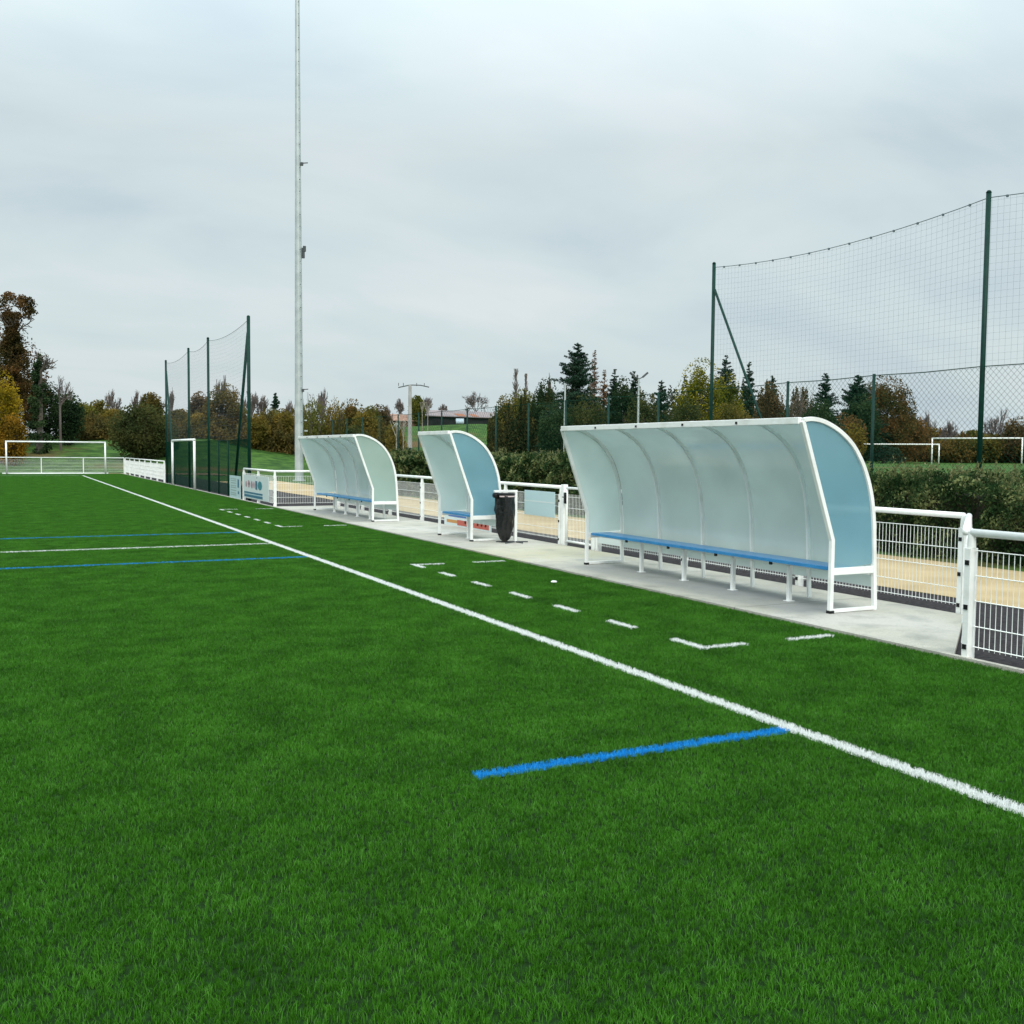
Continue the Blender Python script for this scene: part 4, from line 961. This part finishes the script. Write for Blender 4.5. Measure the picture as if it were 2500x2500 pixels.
NAMES = {'bush': ('bush', 'bush'), 'bushbig': ('bush', 'bush'), 'brush': ('willow', 'tree'), 'spruce': ('spruce_tree', 'tree'), 'larch': ('larch_tree', 'tree'), 'poplar': ('poplar_tree', 'tree'),
         'bare': ('bare_tree', 'tree'), 'bareround': ('bare_tree', 'tree'), 'bareslim': ('bare_tree', 'tree')}
TREES = [
    ('tall ivy clad oak with a mop shaped rusty crown at the left edge', 'ivytall', 'rustdark', 0.7, 95.0, 13.41, 3.54),
    ('dark ivy clad tree with bare twiggy top beside the tall ivy oak', 'ivysmall', 'darkgreen', 2.6, 92.0, 9.52, 1.87),
    ('dark rusty oak filling the space under the tall ivy oak', 'broad', 'rustdark', 0.2, 99.0, 10.08, 6.74),
    ('bright yellow autumn tree at the left edge behind the goal', 'broad', 'yellow', -0.2, 86.0, 6.94, 3.08),
    ('low orange autumn bush at the foot of the yellow tree', 'bush', 'orange', 0.6, 84.0, 3.85, 2.12),
    ('dark evergreen tree between the ivy trees and the thin bare tree', 'broad', 'darkgreen', 3.4, 99.9, 5.47, 3.65),
    ('thin bare tree with a spreading twiggy top left of the far hedgerow', 'bareslim', 'bark', 4.3, 93.9, 6.35, 2.07),
    ('dark evergreen tree right of the thin bare tree', 'broad', 'darkgreen', 5.1, 97.9, 4.61, 2.70),
    ('olive bush at the left end of the far hedgerow', 'broad', 'olive', 7.9, 119.7, 3.45, 2.67),
    ('brown olive bush next to the bare crown in the far hedgerow', 'broad', 'olivebrown', 9.5, 121.6, 3.83, 2.72),
    ('bare tree rising over the far hedgerow left of the big dark bush', 'bare', 'bark', 11.5, 127.5, 5.51, 2.39),
    ('ochre bush in front of the bare tree left of the big dark bush', 'broad', 'ochre', 10.7, 117.5, 2.68, 2.65),
    ('big round dark green bush behind the corner of the pitch', 'bushbig', 'darkolive', 10.0, 87.4, 4.42, 4.98),
    ('grey bare tree behind the big round dark bush', 'bare', 'bark', 13.8, 124.2, 5.28, 2.12),
    ('round brown tree right behind the big dark bush', 'broad', 'rustolive', 12.9, 104.2, 4.13, 2.38),
    ('dark olive bush at the right foot of the big dark bush', 'bush', 'darkolive', 12.0, 89.2, 3.19, 2.40),
    ('bare tree seen between the first two green net posts', 'bare', 'bark', 16.9, 118.8, 5.27, 2.06),
    ('brown hedgerow tree seen between the first two green net posts', 'broad', 'rustolive', 16.6, 110.8, 2.48, 2.78),
    ('greyish brown round tree left of the third green net post', 'broad', 'brown', 18.1, 108.5, 4.20, 2.11),
    ('orange bush below the grey brown tree behind the ball net', 'broad', 'ochre', 17.1, 102.6, 2.21, 2.40),
    ('large orange brown tree behind the left ball net', 'broad', 'rustolive', 19.5, 102.2, 5.41, 3.81),
    ('thin bare top rising from the orange brown tree', 'bare', 'bark', 19.5, 104.2, 6.25, 1.63),
    ('olive tree hugging the leaning brace of the left ball net', 'broad', 'olive', 21.7, 107.8, 3.54, 2.56),
    ('pair of bare trees just right of the left ball net', 'bare', 'bark', 26.3, 122.2, 5.39, 2.19),
    ('slim bare tree left of the small spruce', 'bare', 'bark', 27.8, 122.9, 4.91, 1.96),
    ('small dark spruce left of the floodlight mast', 'spruce', 'spruce', 29.8, 124.5, 5.29, 2.34),
    ('pale grey green willow bush below the small spruce', 'brush', 'greygreen', 25.9, 109.0, 3.86, 3.07),
    ('golden brown bush right of the left ball net', 'broad', 'ochre', 22.1, 99.6, 3.44, 2.39),
    ('golden brown bush left of the floodlight mast', 'broad', 'ochre', 24.9, 101.0, 4.25, 2.45),
    ('bare tree touching the floodlight mast', 'bare', 'bark', 28.9, 114.4, 4.81, 1.85),
    ('tall olive willow hedge tree right of the floodlight mast', 'brush', 'olive', 26.7, 96.4, 6.24, 3.35),
    ('ochre willow hedge tree behind the left dugout roof', 'brush', 'ochre', 28.9, 96.8, 5.91, 3.19),
    ('rusty brown hedge tree behind the left dugout roof', 'broad', 'rustolive', 31.1, 98.2, 5.52, 3.06),
    ('thin bare crown over the willow hedge', 'bare', 'bark', 31.6, 110.6, 6.71, 1.59),
    ('olive bush over the arch of the left dugout', 'broad', 'ochre', 30.8, 93.0, 4.63, 2.73),
    ('brown hedge tree left of the concrete utility pole', 'broad', 'brown', 36.0, 104.0, 4.45, 2.63),
    ('dark green hedge tree left of the concrete utility pole', 'broad', 'olive', 34.5, 102.3, 4.49, 2.15),
    ('brown bare tree near the utility pole', 'bare', 'bark', 37.5, 105.6, 4.37, 1.56),
    ('ochre bush below the hedge left of the utility pole', 'bush', 'ochre', 28.7, 78.9, 3.41, 1.68),
    ('low dark bush behind the gap between left and middle dugout', 'bush', 'darkolive', 26.3, 81.9, 3.44, 2.73),
    ('dark oak beside the utility pole in front of the long building', 'broad', 'olive', 70.5, 181.8, 5.67, 3.12),
    ('brown leafless tree beside the long low building', 'bare', 'bark', 74.3, 185.7, 5.75, 3.60),
    ('small bare tree behind the roof of the long low building', 'bare', 'bark', 90.5, 216.9, 4.98, 2.82),
    ('round bare tree standing behind the long low building', 'bareround', 'bark', 96.2, 211.1, 7.57, 6.51),
    ('small dark tree left of the utility pole far off', 'bare', 'bark', 72.6, 197.1, 5.78, 2.51),
    ('blue green shrub at the foot of the utility pole', 'bush', 'spruce', 19.5, 51.4, 1.30, 0.75),
    ('bushy brown tree right of the long low building', 'broad', 'olivebrown', 40.7, 82.5, 5.58, 2.77),
    ('olive tree with thick crown below the two poplars', 'broad', 'olive', 43.3, 84.6, 6.14, 3.24),
    ('taller of the two slim grey poplars on the skyline', 'poplar', 'bark', 85.5, 169.7, 11.36, 1.68),
    ('shorter of the two slim grey poplars on the skyline', 'poplar', 'bark', 89.4, 173.3, 11.00, 1.09),
    ('olive undergrowth tree under the poplars', 'bush', 'olivebrown', 35.0, 71.9, 3.15, 1.93),
    ('dark green holly tree left of the tall spruce', 'broad', 'darkgreen', 37.2, 68.6, 6.39, 2.34),
    ('grey bare top behind the dark holly tree', 'bare', 'bark', 45.5, 83.4, 7.85, 1.14),
    ('tallest dark spruce behind the right dugout', 'spruce', 'spruce', 36.2, 62.3, 8.62, 6.73),
    ('slim bare larch right of the tallest spruce', 'larch', 'larch', 39.3, 65.1, 8.52, 1.82),
    ('rusty larch tree between the spruces', 'larch', 'rust', 40.4, 65.5, 7.10, 1.84),
    ('narrow dark fir right of the rusty larch', 'spruce', 'spruce', 39.5, 62.6, 6.91, 2.39),
    ('dark bushy tree behind the right dugout roof', 'broad', 'darkgreen', 39.5, 61.4, 6.05, 2.04),
    ('narrow dark fir beside the pale lamp pole', 'spruce', 'spruce', 40.6, 61.8, 6.76, 2.12),
    ('dark undergrowth tree under the tallest spruce', 'broad', 'darkolive', 35.2, 59.4, 4.66, 3.04),
    ('low dark conifer mass left of the tallest spruce', 'broad', 'darkgreen', 32.0, 57.7, 3.95, 2.38),
    ('dark mixed shrub behind the middle of the right dugout roof', 'broad', 'darkolive', 37.9, 56.5, 4.75, 2.44),
    ('small ragged spruce left of the yellow oak', 'spruce', 'spruce', 40.0, 57.5, 5.91, 2.50),
    ('yellow green autumn oak with gaps in its crown by the net post', 'broadbig', 'yellowolive', 34.9, 46.3, 5.98, 2.97),
    ('yellow bush right of the green net end post', 'broad', 'yellowolive', 38.6, 48.5, 5.48, 1.82),
    ('ragged spruce rising behind the yellow oak', 'spruce', 'spruce', 47.1, 59.6, 8.05, 3.75),
    ('narrow spruce behind the leaning brace of the right net', 'spruce', 'spruce', 47.1, 57.0, 7.38, 2.39),
    ('dark olive bush under the yellow oak', 'broad', 'darkolive', 32.4, 44.4, 3.67, 2.40),
    ('olive bush behind the leaning brace foot', 'broad', 'olivebrown', 35.0, 43.7, 3.61, 2.20),
    ('brown tree right of the leaning brace of the right net', 'broad', 'brown', 43.0, 50.0, 5.25, 1.93),
    ('slim spruce top rising over the brown tree', 'spruce', 'spruce', 45.8, 53.0, 6.11, 1.96),
    ('pinkish leafless thicket between two green fence posts', 'brush', 'brownpink', 45.8, 50.3, 5.18, 2.10),
    ('ragged pine between two green fence posts', 'spruce', 'spruce', 45.5, 47.8, 5.89, 3.19),
    ('dark bush below the ragged pine', 'broad', 'darkgreen', 43.9, 46.6, 4.11, 2.46),
    ('rusty bush behind the right dugout arch', 'broad', 'rust', 72.4, 73.5, 4.74, 4.34),
    ('large dark fir left of the round russet oak', 'spruce', 'spruce', 80.6, 80.0, 9.30, 8.54),
    ('large round russet oak behind the green chain link fence', 'broadbig', 'russet', 85.0, 80.4, 9.11, 6.39),
    ('dark conifer skirt under the large fir', 'broad', 'darkgreen', 77.2, 76.0, 6.78, 3.70),
    ('ochre bush in front of the large fir', 'bush', 'ochre', 70.6, 70.4, 3.66, 2.28),
    ('russet thicket below the round russet oak', 'broad', 'rust', 91.5, 83.5, 5.50, 5.11),
    ('bare round tree right of the russet oak', 'bareround', 'bark', 113.6, 100.0, 7.09, 3.38),
    ('brown undergrowth left of the white goals', 'broad', 'rustolive', 108.8, 95.1, 4.39, 4.30),
    ('second bare tree on the skyline right of the russet oak', 'bare', 'bark', 100.8, 85.3, 5.20, 2.44),
    ('olive bush on the skyline behind the first far goal', 'broad', 'rustolive', 105.6, 89.8, 3.73, 4.62),
    ('low far bush right of the bare skyline trees', 'broad', 'olivebrown', 114.7, 93.3, 4.09, 4.33),
    ('brown low thicket behind the right far goal', 'broad', 'rustolive', 99.1, 83.1, 2.73, 5.25),
    ('olive brown thicket behind the right far goal post', 'broad', 'olivebrown', 102.6, 80.9, 3.23, 4.76),
    ('large bare tree at the right edge behind the net post', 'bareround', 'bark', 104.1, 81.2, 6.46, 3.83),
    ('dark bush at the right edge of the skyline', 'broad', 'brown', 103.2, 78.0, 5.16, 3.26),
    ('rusty thicket at the far right edge', 'broad', 'rustolive', 104.4, 76.4, 3.30, 5.09),
    ('bare tree beyond the right edge of the skyline', 'bareround', 'bark', 108.1, 75.7, 6.60, 4.20),
]
SCRUB_A = [(6.2, 105.8, 1.37), (6.5, 105.8, 1.95), (6.8, 105.8, 2.06), (10.4, 105.5, 2.1), (14.9, 104.9, 1.9), (17.2, 104.6, 2.18), (21.8, 103.7, 2.98), (26.5, 102.6, 4.22), (32.1, 101.0, 4.29), (36.0, 99.7, 3.18)]
SCRUB_B = [(34.0, 72.4, 2.99), (35.7, 71.6, 4.11), (37.1, 70.9, 5.24), (39.9, 69.3, 5.9), (45.3, 65.9, 5.92), (50.3, 62.2, 5.74), (52.6, 60.3, 5.72), (55.3, 57.8, 4.93)]
SCRUB_C = [(94.6, 100.4, 5.02), (98.2, 96.9, 5.54), (101.6, 93.4, 5.53), (103.6, 91.2, 4.23), (105.4, 89.0, 3.36), (107.8, 86.2, 3.37), (110.5, 82.6, 3.47), (115.5, 75.6, 3.46)]
#END

for i, (label, kind, mat, x, y, H, W) in enumerate(TREES):
    nm, cat = NAMES.get(kind, ('broadleaf_tree', 'tree'))
    grp = {'spruce': 'spruces beyond the hedge', 'bare': 'leafless trees on the skyline', 'bareround': 'leafless trees on the skyline', 'poplar': 'poplars on the skyline', 'broad': 'autumn trees round the field', 'bush': 'bushes round the field', 'brush': 'willow hedge trees'}.get(kind)
    tree(nm, cat, label, kind, mat, x, y, H, W, math.hypot(x, y), 100 + i, grp)

# young pale trunks with stakes
for (x, y, h, lb) in ((43.97, 111.66, 3.5, 'left of two slim pale young trunks before the barn'), (44.55, 111.4, 3.5, 'right of two slim pale young trunks before the barn'), (25.72, 70.45, 2.9, 'slim pale staked young tree left of the utility pole'), (26.2, 70.3, 2.9, 'slim pale staked young tree nearest the utility pole')):
    r = empty('young_tree', (x, y, float(terr(x, y))), 0, lb, 'tree', 'young trees with pale trunks'); rs = np.random.RandomState(int(x * 10))
    sg = [(np.zeros(3), np.array([0, 0, h]), .06, .035)]
    for k in range(9): e = rs.randn(3) * .5; e[2] = .8; sg.append((np.array([0, 0, h * rs.uniform(.7, 1)]), np.array([0, 0, h]) + e * .7, .03, .015))
    limb_mesh(sg).build('trunk', palebark, r)

# scrub and undergrowth that reads as one mass along the foot of the trees
def scrub(label, line, cols, depth, n, seed, dist):
    rs = np.random.RandomState(seed); A = np.array(line); t = rs.rand(n) * (len(A) - 1); i = t.astype(int); f = (t - i)[:, None]
    B = A[i] * (1 - f) + A[np.minimum(i + 1, len(A) - 1)] * f
    u = rs.rand(n); d = (u - .5) * depth; az = np.arctan2(B[:, 0], B[:, 1]); r_ = np.hypot(B[:, 0], B[:, 1]) + d
    X, Y = np.sin(az) * r_, np.cos(az) * r_
    lump = .72 + .22 * np.sin(t * 9 + d * .6) + .14 * np.sin(t * 23 + 1 - d) + .10 * np.sin(t * 51 + d * 2)
    lump *= np.sqrt(np.clip(1 - (2 * u - 1) ** 2 * .7, .1, 1))
    Z = B[:, 2] * lump * (1 - rs.rand(n) ** 2.2 * .98)
    P = np.stack([X, Y, terr(X, Y) + np.maximum(Z, .05)], 1)
    V_, Q_ = leaf_cards(P, dist * .0026, rs, .35, .5)
    tag(fast_mesh('undergrowth', V_, Q_, leafmat('undergrowth_leaves', *cols, nscale=.45)), label, 'undergrowth', kind='stuff')
scrub('mixed ochre and brown undergrowth below the trees behind the left ball net', SCRUB_A, ((.048,.048,.018),(.095,.078,.024),(.150,.105,.032)), 9, 110000, 71, 106)
scrub('dark green and brown undergrowth below the spruces behind the dugouts', SCRUB_B, ((.014,.024,.010),(.040,.042,.016),(.10,.080,.024)), 9, 120000, 72, 80)
scrub('rusty brown undergrowth behind the far goals on the right', SCRUB_C, ((.035,.030,.014),(.090,.058,.022),(.17,.095,.03)), 10, 90000, 73, 138)

# clipped mixed hedge behind the sandy strip
def hedge():
    rs = np.random.RandomState(5)
    y0, y1 = 1.0, 47.0; x0, x1 = 13.75, 15.55
    top = lambda y, x: 1.22 + .30 * ss(10, 28, y) + .13 * np.sin(y * .8 + 1) * np.sin(y * .33) + .07 * np.sin(y * 1.7) + .06 * np.sin(y * 2.9 + x) - .10 * ss(36, 47, y)
    root = empty('hedge', (x0, y0, 0), 0, 'long ragged dark hedge with pale olive shoots between the sandy strip and the far field', 'hedge')
    n = 230000
    # more leaves near the camera: sample distance along the hedge with density falling off
    u = rs.rand(n); y = y0 + (y1 - y0) * u ** 1.45
    face = rs.rand(n)
    dpt = rs.rand(n) ** 1.6 * .38
    T_ = top(y, 0)
    bulge = .16 * np.sin(y * 2.1) + .12 * np.sin(y * 5.3 + 1) + .07 * np.sin(y * 11.0)
    zf = rs.rand(n) * T_
    xf = x0 + dpt - bulge * .8 + .10 * np.sin(zf * 6 + y * 3) + .22 * (zf / T_) ** 3
    xt = x0 + rs.rand(n) * (x1 - x0); zt = T_ - rs.rand(n) ** 1.5 * .3 + .07 * np.sin(xt * 7 + y * 4) + .05 * np.sin(y * 9)
    front = face < .58
    X = np.where(front, xf, xt); Z = np.where(front, zf, zt)
    P = np.stack([X - x0, y - y0, np.maximum(Z, .02)], 1)
    # shoots standing up from the top
    m = 1500; ys_ = y0 + (y1 - y0) * rs.rand(m) ** 1.2; xs_ = x0 + .1 + rs.rand(m) * 1.5; hs = .12 + .30 * rs.rand(m) ** 2
    k = 16; tt = np.tile(np.linspace(0, 1, k), m); yy = np.repeat(ys_, k); xx = np.repeat(xs_, k); hh = np.repeat(hs, k)
    lean = np.repeat(rs.randn(m, 2) * .25, k, axis=0)
    S = np.stack([xx - x0 + lean[:, 0] * hh * tt + rs.randn(m*k) * .02, yy - y0 + lean[:, 1] * hh * tt + rs.randn(m*k) * .02, top(yy, 0) - .08 + hh * tt], 1)
    d1 = np.hypot(P[:, 0] + x0, P[:, 1] + y0); 
    V1, Q1 = leaf_cards(P, .058, rs, .3, .5)
    c = np.repeat(P, 4, axis=0); V1 = c + (V1 - c) * np.repeat(np.clip(d1 / 17, .9, 2.6), 4)[:, None]
    V2, Q2 = leaf_cards(S, .060, rs, .6, .4)
    hm = leafmat('hedge_leaves', (.009,.026,.010), (.030,.056,.020), (.17,.19,.080), trans=.25, nscale=2.6)
    fast_mesh('foliage', V1, Q1, hm, root)
    fast_mesh('shoots', V2, Q2, leafmat('hedge_shoots', (.05,.065,.025), (.11,.12,.05), (.19,.19,.10), trans=.3, nscale=1.2), root)
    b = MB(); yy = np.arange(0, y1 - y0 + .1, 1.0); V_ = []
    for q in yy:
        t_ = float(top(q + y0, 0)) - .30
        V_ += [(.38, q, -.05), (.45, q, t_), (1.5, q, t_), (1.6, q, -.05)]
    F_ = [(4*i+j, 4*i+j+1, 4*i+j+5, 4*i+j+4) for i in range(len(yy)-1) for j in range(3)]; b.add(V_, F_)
    b.build('light_block_core', pbr('hedge_inside', (.012,.016,.009), .95, (.035,.032,.018), 14.0), root)  # solid dark core added inside the foliage to block light
hedge()
